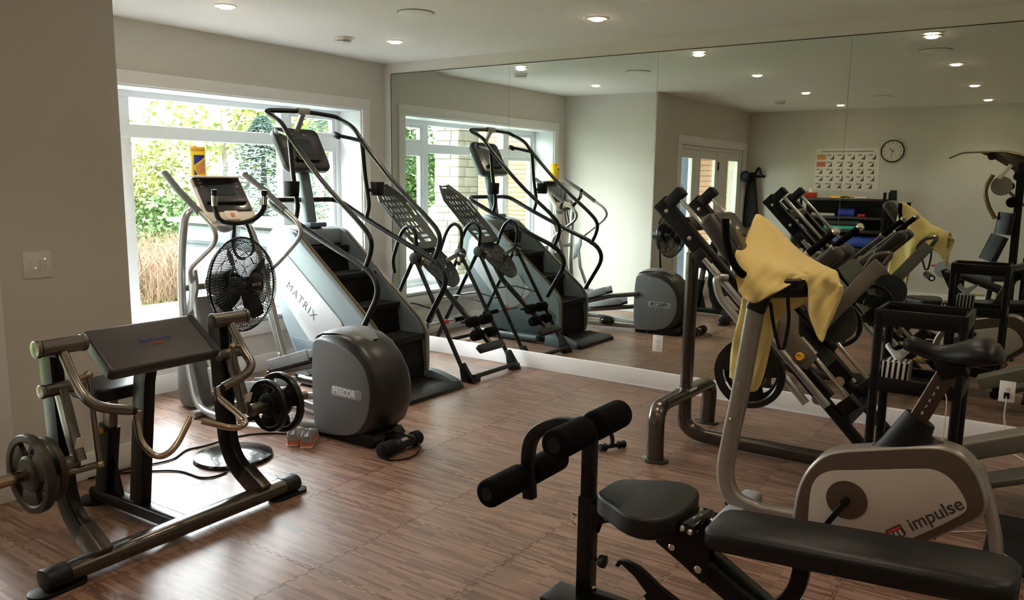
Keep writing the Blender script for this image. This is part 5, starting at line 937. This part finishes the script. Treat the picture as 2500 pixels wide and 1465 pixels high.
for s in (-1, 1):
    g = wp_('gusset_plate', M().xz([(4.50, 0.42), (4.58, 0.478), (4.655, 0.478), (4.675, 0.44), (4.70, 0.285), (4.675, 0.255), (4.46, 0.385)], *sorted((BY + s * 0.026, BY + s * 0.034))), 'dark_frame', 0.002)
    for x, z, r in ((4.553, 0.36, 0.013), (4.655, 0.305, 0.014), (4.612, 0.462, 0.011), (4.64, 0.452, 0.011)): wp_('bolt', M().lathe((x, BY + s * 0.034, z), (0, s, 0), [(r, 0), (r, 0.005), (r * 0.5, 0.009), (0, 0.009)], 16), 'chrome', par=g)
    f = wp_('front_bracket', M().xz([(4.215, 0.44), (4.30, 0.415), (4.30, 0.385), (4.245, 0.36), (4.225, 0.30), (4.215, 0.30)], *sorted((BY + s * 0.026, BY + s * 0.032))), 'dark_frame', 0.002); wp_('bolt', M().ball((4.285, BY + s * 0.034, 0.398), 0.009, 10), 'chrome', par=f)
wp_('hinge_block', M().b2((4.60, BY - 0.09, 0.455), (4.655, BY + 0.09, 0.485)), 'black_gloss', 0.004)
for s in (-1, 1): wp_('hinge_bolt', M().ball((4.612, BY + s * 0.094, 0.468), 0.012, 12), 'chrome'); wp_('hinge_bolt', M().ball((4.642, BY + s * 0.094, 0.462), 0.012, 12), 'chrome')
wp_('main_leg', M().rect([(4.50, BY, 0.385), (4.80, BY, 0.225), (5.25, BY, 0.02)], 0.05, 0.07, (0, 1, 0), 0.15), 'dark_frame'); wp_('pad_rail', M().rect([(4.68, BY, 0.42), (5.55, BY, 0.475)], 0.045, 0.035, (0, 1, 0), 0.15), 'dark_frame')
wp_('support_strut', M().rect([(4.66, BY + 0.05, 0.33), (5.00, BY + 0.05, 0.135)], 0.045, 0.06, (0, 1, 0), 0.15), 'green_dark'); wp_('curved_leg', M().rect(fil([(5.0, BY + 0.01, 0.44), (4.985, BY + 0.01, 0.30), (4.90, BY + 0.01, 0.20), (4.78, BY + 0.01, 0.15)], 0.08, 6), 0.04, 0.055, (0, 1, 0), 0.15), 'dark_frame')
wp_('rear_foot', M().b2((5.20, BY - 0.25, 0.0), (5.28, BY + 0.25, 0.05)), 'dark_frame', 0.006)
wp_('catch_hook', M().xz([(4.318, 0.210), (4.330, 0.234), (4.36, 0.240), (4.413, 0.230), (4.46, 0.205), (4.50, 0.178), (4.62, 0.125), (4.62, 0.085), (4.50, 0.095), (4.455, 0.108), (4.44, 0.125), (4.452, 0.140), (4.43, 0.160), (4.40, 0.190), (4.345, 0.222), (4.332, 0.205)], BY - 0.012, BY + 0.012), 'dark_frame', 0.002); wp_('lower_beam', M().rect([(4.20, BY, 0.055), (5.22, BY, 0.05)], 0.04, 0.045, (0, 1, 0), 0.15), 'dark_frame')
kb = wp_('locking_knob', M().lathe((4.225, BY, 0.205), (1, 0, 0), [(0.006, 0.0), (0.006, 0.02), (0.022, 0.022), (0.026, 0.03), (0.026, 0.045), (0.015, 0.05), (0, 0.05)], 14), 'black_plastic'); wp_('pin', M().tube(fil([(4.155, BY - 0.03, 0.375), (4.145, BY - 0.05, 0.39), (4.15, BY - 0.055, 0.355), (4.165, BY - 0.05, 0.345)], 0.012), 0.003, 8), 'chrome'); wp_('bolt', M().ball((4.222, BY, 0.085), 0.011, 10), 'chrome')
# ================================================================ black utility cart with tissue box
ct = thing('utility_cart', 'black plastic utility cart with deep trays behind the exercise bike', 'cart', (5.065, -1.49, 0))
cx0, cx1, cyA, cyB = 4.86, 5.268, -1.66, -1.32
for x in (cx0 + 0.02, cx1 - 0.02):
    for y in (cyA + 0.02, cyB - 0.02): part(ct, 'corner_post', M().rect([(x, y, 0.07), (x, y, 1.035)], 0.042, 0.042, (1, 0, 0), 0.3), 'black_plastic'); part(ct, 'caster', M().cyl((x, y - 0.012, 0.035), (x, y + 0.012, 0.035), 0.034, 18), 'black'); 
for z, lip in ((0.985, 0.065), (0.655, 0.055), (0.17, 0.065)):
    tr = part(ct, 'tray', M().b2((cx0 + 0.015, cyA + 0.015, z), (cx1 - 0.015, cyB - 0.015, z + 0.012)), 'black_plastic', 0.002)
    for a, b in (((cx0, cyA, z - 0.015), (cx1, cyA + 0.018, z + lip)), ((cx0, cyB - 0.018, z - 0.015), (cx1, cyB, z + lip)), ((cx0, cyA + 0.0185, z - 0.015), (cx0 + 0.018, cyB - 0.0185, z + lip)), ((cx1 - 0.018, cyA + 0.0185, z - 0.015), (cx1, cyB - 0.0185, z + lip))): part(tr, 'tray_rim', M().b2(a, b), 'black_plastic', 0.004)
tb = thing('tissue_box', 'zebra striped tissue box on the middle shelf of the cart', 'tissue box', (4.965, -1.545, 0.668))
part(tb, 'carton', M().b2((4.905, -1.605, 0.668), (5.025, -1.485, 0.785)), 'paper', 0.002)
for k in range(5):
    x = 4.909 + k * 0.0245; part(tb, 'stripe', M().add([(x, -1.6056, 0.669), (x + 0.012, -1.6056, 0.669), (x + 0.018, -1.6056, 0.784), (x + 0.006, -1.6056, 0.784)], [(0, 1, 2, 3)]), 'black'); part(tb, 'stripe', M().add([(x, -1.604, 0.7856), (x + 0.012, -1.604, 0.7856), (x + 0.006, -1.486, 0.7856), (x - 0.004, -1.486, 0.7856)], [(0, 1, 2, 3)]), 'black')
    part(tb, 'stripe', M().add([(x, -1.4844, 0.669), (x + 0.012, -1.4844, 0.669), (x + 0.018, -1.4844, 0.784), (x + 0.006, -1.4844, 0.784)], [(0, 1, 2, 3)]), 'black'); y = -1.60 + k * 0.0235; part(tb, 'stripe', M().add([(5.0256, y, 0.669), (5.0256, y + 0.012, 0.669), (5.0256, y + 0.006, 0.784), (5.0256, y - 0.004, 0.784)], [(0, 1, 2, 3)]), 'black')
rows = []
for j in range(7):
    t = j / 6; rows.append([(4.965 + (0.012 + 0.055 * t) * math.cos(a) * (1 + 0.35 * math.sin(3 * a + t)), -1.545 + (0.006 + 0.03 * t) * math.sin(a) * (1 + 0.3 * math.cos(2 * a)), 0.785 + 0.065 * t + 0.022 * t * math.sin(2 * a + 1)) for a in [2 * math.pi * q / 18 for q in range(19)]])
part(tb, 'tissue', M().grid(rows), 'white', smooth=60)
single('pencil', M().cyl((5.03, -1.50, 0.79), (5.10, -1.47, 0.795), 0.006, 8), 'yellow_orange', 'yellow pencil lying beside the tissue box on the cart', 'pencil')
single('charging_cable', M().tube(fil([(5.19, -1.675, 0.70), (5.215, -1.685, 0.66), (5.212, -1.685, 0.50), (5.21, -1.69, 0.30), (5.23, -1.72, 0.004), (5.6, -1.4, 0.004), (5.9, -0.6, 0.004)], 0.06), 0.0028, 6), 'cable_white', 'thin white cable hanging down the front leg of the cart', 'cable')
single('rubber_mat', M().b2((5.43, -2.0, 0.0005), (6.6, -1.30, 0.014)), 'rubber', 'black rubber floor mat at the right edge behind the bike', 'mat', 0.004)
# ================================================================ small things on the floor
ca = thing('pushup_handle', 'small black bar handle lying on the floor behind the bench rollers', 'handle', (3.40, -1.57, 0))
part(ca, 'bar', M().cyl((3.36, -1.645, 0.024), (3.44, -1.495, 0.024), 0.013, 14), 'black_plastic')
for q in (0.0, 0.18, 0.80, 1.0): part(ca, 'ring', M().cyl((3.36 + 0.08 * q - 0.004, -1.645 + 0.15 * q - 0.0075, 0.024), (3.36 + 0.08 * q + 0.004, -1.645 + 0.15 * q + 0.0075, 0.024), 0.024, 16), 'rubber', 0.004)
part(ca, 'stem', M().cyl((3.40, -1.57, 0.03), (3.395, -1.565, 0.075), 0.014, 14), 'black_plastic'); part(ca, 'elbow', M().tube(fil([(3.395, -1.565, 0.07), (3.385, -1.56, 0.10), (3.33, -1.57, 0.095)], 0.03), 0.014, 10), 'rubber')
def shoe(px, py, ang, label, flip):
    t = thing('running_shoe', label, 'shoe', (px, py, 0), math.radians(ang), group='pair of running shoes')
    S = [(0.0, 0.030, 0.0), (0.02, 0.037, 0), (0.06, 0.038, 0), (0.11, 0.034, 0.002 * flip), (0.17, 0.043, 0.006 * flip), (0.22, 0.046, 0.008 * flip), (0.255, 0.038, 0.006 * flip), (0.275, 0.018, 0.004 * flip)]
    def outl(k): return [(x, y + w * k) for x, w, y in S] + [(x, y - w * k) for x, w, y in S[::-1]]
    a = outl(1.04)
    part(t, 'outsole', M().xy(a, 0.0, 0.012), 'shoe_sole', 0.002, local=True); part(t, 'midsole', M().loft([[(x, y, z + (0.010 if x < 0.08 else 0.0) * zz) for x, y in outl(k)] for z, k, zz in ((0.0125, 1.02, 0), (0.022, 1.03, 1), (0.030, 0.96, 1))]), 'coral', local=True, smooth=50)
    up_ = []
    hts = (0.105, 0.110, 0.095, 0.088, 0.080, 0.062, 0.052, 0.042)
    for i, (x, w, y) in enumerate(S):
        h = hts[i]; op = 0.55 if x < 0.12 else 0.12
        up_.append([(x + (0.006 if i == 0 else 0), y - w * 0.95, 0.03), (x + 0.003, y - w * 0.95, 0.03 + (h - 0.03) * 0.55), (x, y - w * op, h), (x, y - w * op * 0.8, h - (0.004 if x > 0.12 else 0.03)), (x, y + w * op * 0.8, h - (0.004 if x > 0.12 else 0.03)), (x, y + w * op, h), (x + 0.003, y + w * 0.95, 0.03 + (h - 0.03) * 0.55), (x + (0.006 if i == 0 else 0), y + w * 0.95, 0.03)])
    part(t, 'upper', M().loft(up_), 'shoe_grey', local=True, smooth=70)
    part(t, 'heel_counter', M().loft([[(x, -0.030, z), (x - 0.006, -0.012, z), (x - 0.006, 0.012, z), (x, 0.030, z)] for z, x in ((0.034, 0.0), (0.055, -0.004), (0.062, -0.003))], cap=False), 'print_grey', local=True)
    part(t, 'lining', M().xy([(0.02, -0.016), (0.10, -0.018), (0.10, 0.018), (0.02, 0.016)], 0.066, 0.070), 'shoe_grey', local=True)
    for k in range(4): part(t, 'lace', M().tube(fil([(0.125 + 0.02 * k, -0.022, 0.078 - 0.005 * k), (0.128 + 0.02 * k, 0, 0.088 - 0.006 * k), (0.125 + 0.02 * k, 0.022, 0.078 - 0.005 * k)], 0.01), 0.003, 6), 'white', local=True)
shoe(1.775, -2.715, 128, 'grey running shoe with coral sole, the one nearer the weight plates', 1); shoe(1.873, -2.690, 132, 'grey running shoe with coral sole, the one nearer the elliptical housing', -1)
def cord(pts, label): return single('power_cord', M().tube(fil([(x, y, 0.006) for x, y in pts], 0.12, 6), 0.0055, 8), 'black', label, 'cord', group='black power cords on the floor')
cord([(1.33, -3.75), (1.36, -3.52), (1.43, -3.312), (1.373, -3.222), (1.323, -3.148), (1.358, -3.045), (1.347, -2.904), (1.37, -2.752), (1.447, -2.651), (1.565, -2.583)], 'black cord running behind the fan base towards the elliptical')
cord([(1.345, -3.65), (1.508, -3.464), (1.617, -3.382), (1.728, -3.379), (1.808, -3.382), (1.856, -3.331), (1.845, -3.24)], 'black cord leading from the wall to the near side of the fan base')
# ================================================================ back of the room, seen in the mirror
ck_ = thing('wall_clock', 'round white wall clock with a thin dark rim', 'clock', (3.40, D, 1.98))
def onw(u, v, n=0.0): return Vector((3.40 - u, D + n, 2.133 + v))      # u to the right as one faces the wall
part(ck_, 'rim', M().lathe(onw(0, 0), (0, 1, 0), [(0.146, 0.0), (0.156, 0.004), (0.156, 0.026), (0.146, 0.030), (0.142, 0.02)], 48, False), 'dark_frame')
part(ck_, 'face', M().lathe(onw(0, 0), (0, 1, 0), [(0.0, 0.001), (0.144, 0.001), (0.144, 0.012), (0, 0.012)], 48), 'paper')
for k in range(1, 13): text(ck_, 'numeral', str(k), 0.036, 'print_black', onw(0.115 * math.sin(math.pi * k / 6), 0.115 * math.cos(math.pi * k / 6), 0.0125), (-1, 0, 0), (0, 0, 1))
def hand(ang, L, w): a = math.radians(ang); d = Vector((-math.sin(a), 0, math.cos(a))); s = Vector((-math.cos(a), 0, -math.sin(a))); c = onw(0, 0, 0.014); return M().prism([(-w, -0.02), (w, -0.02), (w * 0.6, L), (-w * 0.6, L)], c, s, d, (0, 0.001, 0))
part(ck_, 'hour_hand', hand(46, 0.07, 0.0045), 'black'); part(ck_, 'minute_hand', hand(172, 0.10, 0.0032), 'black')
ps_ = thing('exercise_poster', 'paper exercise chart poster with rows of small figures on the back wall', 'poster', (2.79, D + 0.001, 1.555))
part(ps_, 'sheet', M().b2((2.34, D + 0.001, 1.56), (3.235, D + 0.0022, 2.18)), 'paper')
part(ps_, 'title_strip', M().b2((2.42, D + 0.0025, 2.125), (3.15, D + 0.003, 2.14)), 'print_grey')
for i in range(6):
    for j in range(5):
        u0 = 3.215 - i * 0.145; z = 2.09 - j * 0.105        # i=0 is the left column as one faces the wall
        if i == 5 and j < 2: part(ps_, 'colour_block', M().b2((2.36, D + 0.0025, z - 0.075), (2.49, D + 0.003, z)), 'print_orange' if j == 0 else 'print_red'); continue
        part(ps_, 'caption_block', M().b2((u0 - 0.13, D + 0.0025, z - 0.02), (u0 - 0.075, D + 0.003, z)), 'print_grey')
        q = 0.012 * ((i * 3 + j * 5) % 3); fx = u0 - 0.035 - q
        part(ps_, 'figure', M().b2((fx - 0.005, D + 0.0025, z - 0.075), (fx + 0.005, D + 0.003, z - 0.004)).b2((fx - 0.045, D + 0.0025, z - 0.072), (fx - 0.0055, D + 0.003, z - 0.058)).b2((fx - 0.022, D + 0.0025, z - 0.057), (fx - 0.0055, D + 0.003, z - 0.035)), 'print_black')
rk = thing('storage_rack', 'dark metal shelving rack loaded with mats below the poster', 'shelf', (2.84, -6.62, 0))
rx0, rx1, ry0, ry1 = 2.28, 3.42, -6.83, -6.45
for x in (rx0, rx1):
    for y in (ry0, ry1): part(rk, 'upright', M().b2((x - 0.018, y - 0.018, 0), (x + 0.018, y + 0.018, 1.55)), 'dark_frame', 0.003)
part(rk, 'shade_sheet', M().b2((rx0 + 0.02, ry0, 0.1), (rx1 - 0.02, ry0 + 0.006, 1.45)), 'dark_frame')  # dark sheet painting in the shade on the wall behind the shelves
for z in (0.12, 0.45, 0.74, 1.0, 1.19, 1.45):
    sh_ = part(rk, 'shelf_board', M().b2((rx0, ry0, z - 0.012), (rx1, ry1, z)), 'dark_frame'); part(sh_, 'shelf_edge', M().b2((rx0, ry1, z - 0.03), (rx1, ry1 + 0.012, z + 0.006)), 'gunmetal', 0.002)
single('exercise_mat', M().rect([(2.62, -6.60, 1.033), (3.14, -6.60, 1.033)], 0.24, 0.055, (0, 1, 0), 0.4), 'teal', 'teal folded exercise mat on the rack', 'mat'); single('exercise_mat', M().rect([(2.60, -6.60, 1.105), (3.10, -6.60, 1.105)], 0.24, 0.08, (0, 1, 0), 0.3), 'green_dark', 'dark green folded mat on top of the teal mat', 'mat')
single('foam_roller', M().cyl((2.75, -6.58, 0.83), (3.36, -6.58, 0.83), 0.085, 28), 'blue_mat', 'blue foam roller lying on a lower rack shelf', 'foam roller', 0.01)
single('rolled_paper', M().cyl((2.42, -6.55, 1.215), (2.75, -6.52, 1.215), 0.022, 14), 'paper', 'white roll on the second rack shelf', 'roll'); single('storage_bag', M().rect([(2.80, -6.6, 1.25), (3.02, -6.6, 1.25)], 0.2, 0.11, (0, 1, 0), 0.35), 'label_blue', 'dark blue bag on the second rack shelf', 'bag'); single('hand_weight', M().cyl((3.06, -6.55, 1.215), (3.16, -6.55, 1.215), 0.022, 14), 'red', 'small red hand weight on the second rack shelf', 'weight')
tb2 = thing('tissue_box', 'red and white tissue box on top of the rack', 'tissue box', (2.36, -6.58, 1.452)); part(tb2, 'carton', M().b2((2.29, -6.64, 1.452), (2.46, -6.52, 1.53)), 'red', 0.003); part(tb2, 'top_panel', M().b2((2.30, -6.635, 1.5302), (2.45, -6.525, 1.532)), 'paper'); part(tb2, 'tissue', M().loft([[(2.37 + 0.03 * k * math.cos(a), -6.58 + 0.015 * k * math.sin(a), z) for a in [2 * math.pi * q / 10 for q in range(10)]] for z, k in ((1.532, 1.0), (1.57, 0.8), (1.60, 0.2))]), 'white')
rows = [[(2.66 + 0.32 * t, -6.55 + 0.05 * u, 1.462 + 0.014 * math.sin(7 * t + 3 * u) + 0.012) for t in [k / 12 for k in range(13)]] for u in (-1, -0.4, 0.2, 1)]
single('resistance_band', M().grid(rows), 'yellow_orange', 'crumpled yellow band lying on top of the rack', 'band', smooth=80); single('cloth_pad', M().rect([(3.02, -6.55, 1.466), (3.18, -6.55, 1.466)], 0.12, 0.028, (0, 1, 0), 0.45), 'cream', 'cream pad lying on top of the rack', 'pad')
bh = thing('hanging_straps', 'bundle of black straps hanging at the end of the rack', 'straps', (3.47, -6.7, 0.7))
for k in range(4): part(bh, 'strap', M().sweep(fil([(3.455 + 0.02 * k, -6.72 + 0.02 * k, 1.58), (3.475 + 0.022 * k, -6.70 + 0.02 * k, 1.20), (3.455 + 0.025 * k, -6.70, 0.72 + 0.1 * k)], 0.1), [(-0.02, -0.003), (0.02, -0.003), (0.02, 0.003), (-0.02, 0.003)], side=(1, 0, 0)), 'cloth_black')
part(bh, 'metal_hook', M().ball((3.56, -6.66, 1.25), 0.05, 12, (0.8, 0.6, 1.5)), 'pewter')
hk = thing('coat_hook', 'dark coat hook rail on the back wall', 'hook', (1.45, D, 1.74)); part(hk, 'rail', M().b2((1.36, D, 1.74), (1.60, D + 0.02, 1.78)), 'dark_frame', 0.003)
for x in (1.40, 1.55): part(hk, 'peg', M().cyl((x, D + 0.02, 1.76), (x, D + 0.10, 1.775), 0.007, 10), 'chrome')
rows = []
for j in range(10):
    t = j / 9; w = 0.035 + 0.10 * t ** 0.7; rows.append([(1.42 + w * math.cos(a) * (1 + 0.12 * math.sin(4 * a + 2 * t)), D + 0.09 + 0.045 * math.sin(a) * (0.6 + t), 1.82 - 0.85 * t) for a in [2 * math.pi * q / 20 for q in range(20)]])
rb = thing('bathrobe', 'black robe hanging from the coat hook beside the doors', 'robe', (1.42, D + 0.09, 0.97)); part(rb, 'body', M().loft(rows), 'cloth_black', smooth=70); part(rb, 'collar', M().tube(fil([(1.44, D + 0.06, 1.75), (1.50, D + 0.05, 1.90), (1.56, D + 0.08, 1.78)], 0.04), 0.022, 10), 'cloth_black')
cpx = thing('baseball_cap', 'dark navy cap hung on the hook in front of the doors', 'cap', (1.36, -6.64, 1.68)); part(cpx, 'crown', M().ball((1.35, -6.66, 1.76), 0.085, 18, (0.85, 0.85, 1.0)), 'shirt_navy'); part(cpx, 'brim', M().ball((1.37, -6.62, 1.68), 0.075, 16, (0.7, 1.1, 0.16)), 'shirt_navy')
# multi station home gym at the right of the back wall
gy = thing('home_gym', 'black cable home gym with curved arms and padded seat by the back wall', 'exercise machine', (5.0, -6.2, 0))
def gp(name, m, mtl, bev=0.0, par=None, **k): return part(par or gy, name, m, mtl, bev, **k)
gp('mast', M().rect([(5.05, -6.1, 0.02), (5.03, -6.1, 1.95)], 0.09, 0.09, (0, 1, 0), 0.15), 'black'); gp('mast', M().rect([(5.22, -6.3, 0.02), (5.20, -6.3, 1.7)], 0.07, 0.07, (0, 1, 0), 0.15), 'black')
gp('head_plate', M().xz([(4.56, 2.07), (4.80, 2.10), (5.25, 2.0), (5.25, 1.60), (5.02, 1.62), (4.95, 1.85), (4.72, 2.0)], -6.13, -6.07), 'gunmetal', 0.006); gp('lat_bar', M().tube(fil([(4.22, -6.05, 2.005), (4.36, -6.05, 2.075), (4.86, -6.05, 2.09), (5.3, -6.05, 1.96)], 0.06), 0.014, 10), 'chrome')
for x, z in ((4.70, 2.03), (5.0, 1.78), (4.93, 1.66)): gp('pulley', M().lathe((x, -6.06, z), (0, 1, 0), [(0.0, 0), (0.05, 0), (0.045, 0.015), (0.05, 0.03), (0, 0.03)], 20), 'black_plastic')
gp('press_arm', M().tube(fil([(4.74, -5.98, 1.80), (4.66, -5.98, 1.63), (4.71, -5.98, 1.42), (4.81, -5.98, 1.25)], 0.1, 7), 0.026, 12), 'bronze_trim'); gp('press_arm', M().tube(fil([(4.78, -6.25, 1.72), (5.0, -6.25, 1.5), (5.3, -6.25, 1.25)], 0.1, 7), 0.02, 12), 'pewter'); gp('cam', M().lathe((4.84, -6.02, 1.66), (0, 1, 0), [(0, 0), (0.12, 0), (0.12, 0.02), (0, 0.02)], 28), 'sage'); gp('link', M().rect([(4.80, -6.0, 1.75), (4.92, -6.0, 1.92)], 0.03, 0.05, (0, 1, 0)), 'cream')
gp('head_roller', M().cyl((4.97, -6.2, 1.46), (4.97, -5.95, 1.46), 0.065, 20), 'foam', 0.01); gp('back_pad', M().rect([(4.93, -6.0, 1.33), (4.905, -6.0, 1.06)], 0.20, 0.09, (0.9, 0.45, 0), 0.4), 'vinyl_black'); gp('back_pad', M().rect([(4.88, -6.0, 1.04), (4.77, -5.96, 0.72)], 0.22, 0.09, (0.9, 0.45, 0), 0.4), 'vinyl_black')
gp('seat', M().rect([(4.72, -5.75, 0.52), (4.86, -6.05, 0.50)], 0.30, 0.08, (0.9, 0.45, 0), 0.4), 'vinyl_black'); gp('seat_post', M().rect([(4.80, -6.1, 0.02), (4.84, -6.1, 0.48)], 0.06, 0.06, (0, 1, 0)), 'black'); gp('base', M().rect([(4.45, -6.1, 0.035), (5.4, -6.1, 0.035)], 0.08, 0.06, (0, 1, 0)), 'black'); gp('weight_stack', M().b2((5.14, -6.42, 0.10), (5.32, -6.32, 0.75)), 'iron_black', 0.004)
for q in (0.0, 0.10): gp('guide_rod', M().cyl((5.18 + q, -6.37, 0.1), (5.18 + q, -6.37, 1.7), 0.01, 8), 'chrome')
# roller bench seen between the cart posts in the mirror
cb = thing('crunch_bench', 'black bench with foam rollers and grey cam disc seen behind the cart in the mirror', 'bench', (4.5, -5.0, 0))
def cbp(name, m, mtl, bev=0.0, **k): return part(cb, name, m, mtl, bev, **k)
rl_ = cbp('foam_roller', M().cyl((4.20, -5.15, 0.575), (4.30, -4.85, 0.56), 0.04, 18), 'vinyl_black', 0.006); part(rl_, 'roller_cap', M().cyl((4.30, -4.85, 0.56), (4.302, -4.845, 0.56), 0.02, 14), 'white'); cbp('cam_disc', M().lathe((4.40, -5.0, 0.66), (0, 1, 0), [(0, 0), (0.10, 0), (0.10, 0.015), (0, 0.015)], 28), 'grey_cap')
cbp('swing_arm', M().rect([(4.40, -5.0, 0.66), (4.52, -5.0, 0.42), (4.60, -5.0, 0.30)], 0.05, 0.07, (0, 1, 0)), 'black'); cbp('bench_pad', M().rect([(4.42, -5.0, 0.62), (4.62, -5.0, 0.60), (5.05, -5.0, 0.45)], 0.22, 0.08, (0, 1, 0), 0.4), 'vinyl_black'); cbp('frame', M().rect([(4.30, -5.0, 0.05), (5.1, -5.0, 0.05)], 0.07, 0.06, (0, 1, 0)), 'black'); cbp('post', M().rect([(4.60, -5.0, 0.05), (4.60, -5.0, 0.55)], 0.06, 0.06, (0, 1, 0)), 'black'); cbp('post', M().rect([(5.0, -5.0, 0.05), (5.0, -5.0, 0.43)], 0.06, 0.06, (0, 1, 0)), 'black'); cbp('red_grip', M().cyl((4.26, -5.0, 0.70), (4.34, -5.0, 0.70), 0.012, 10), 'red')
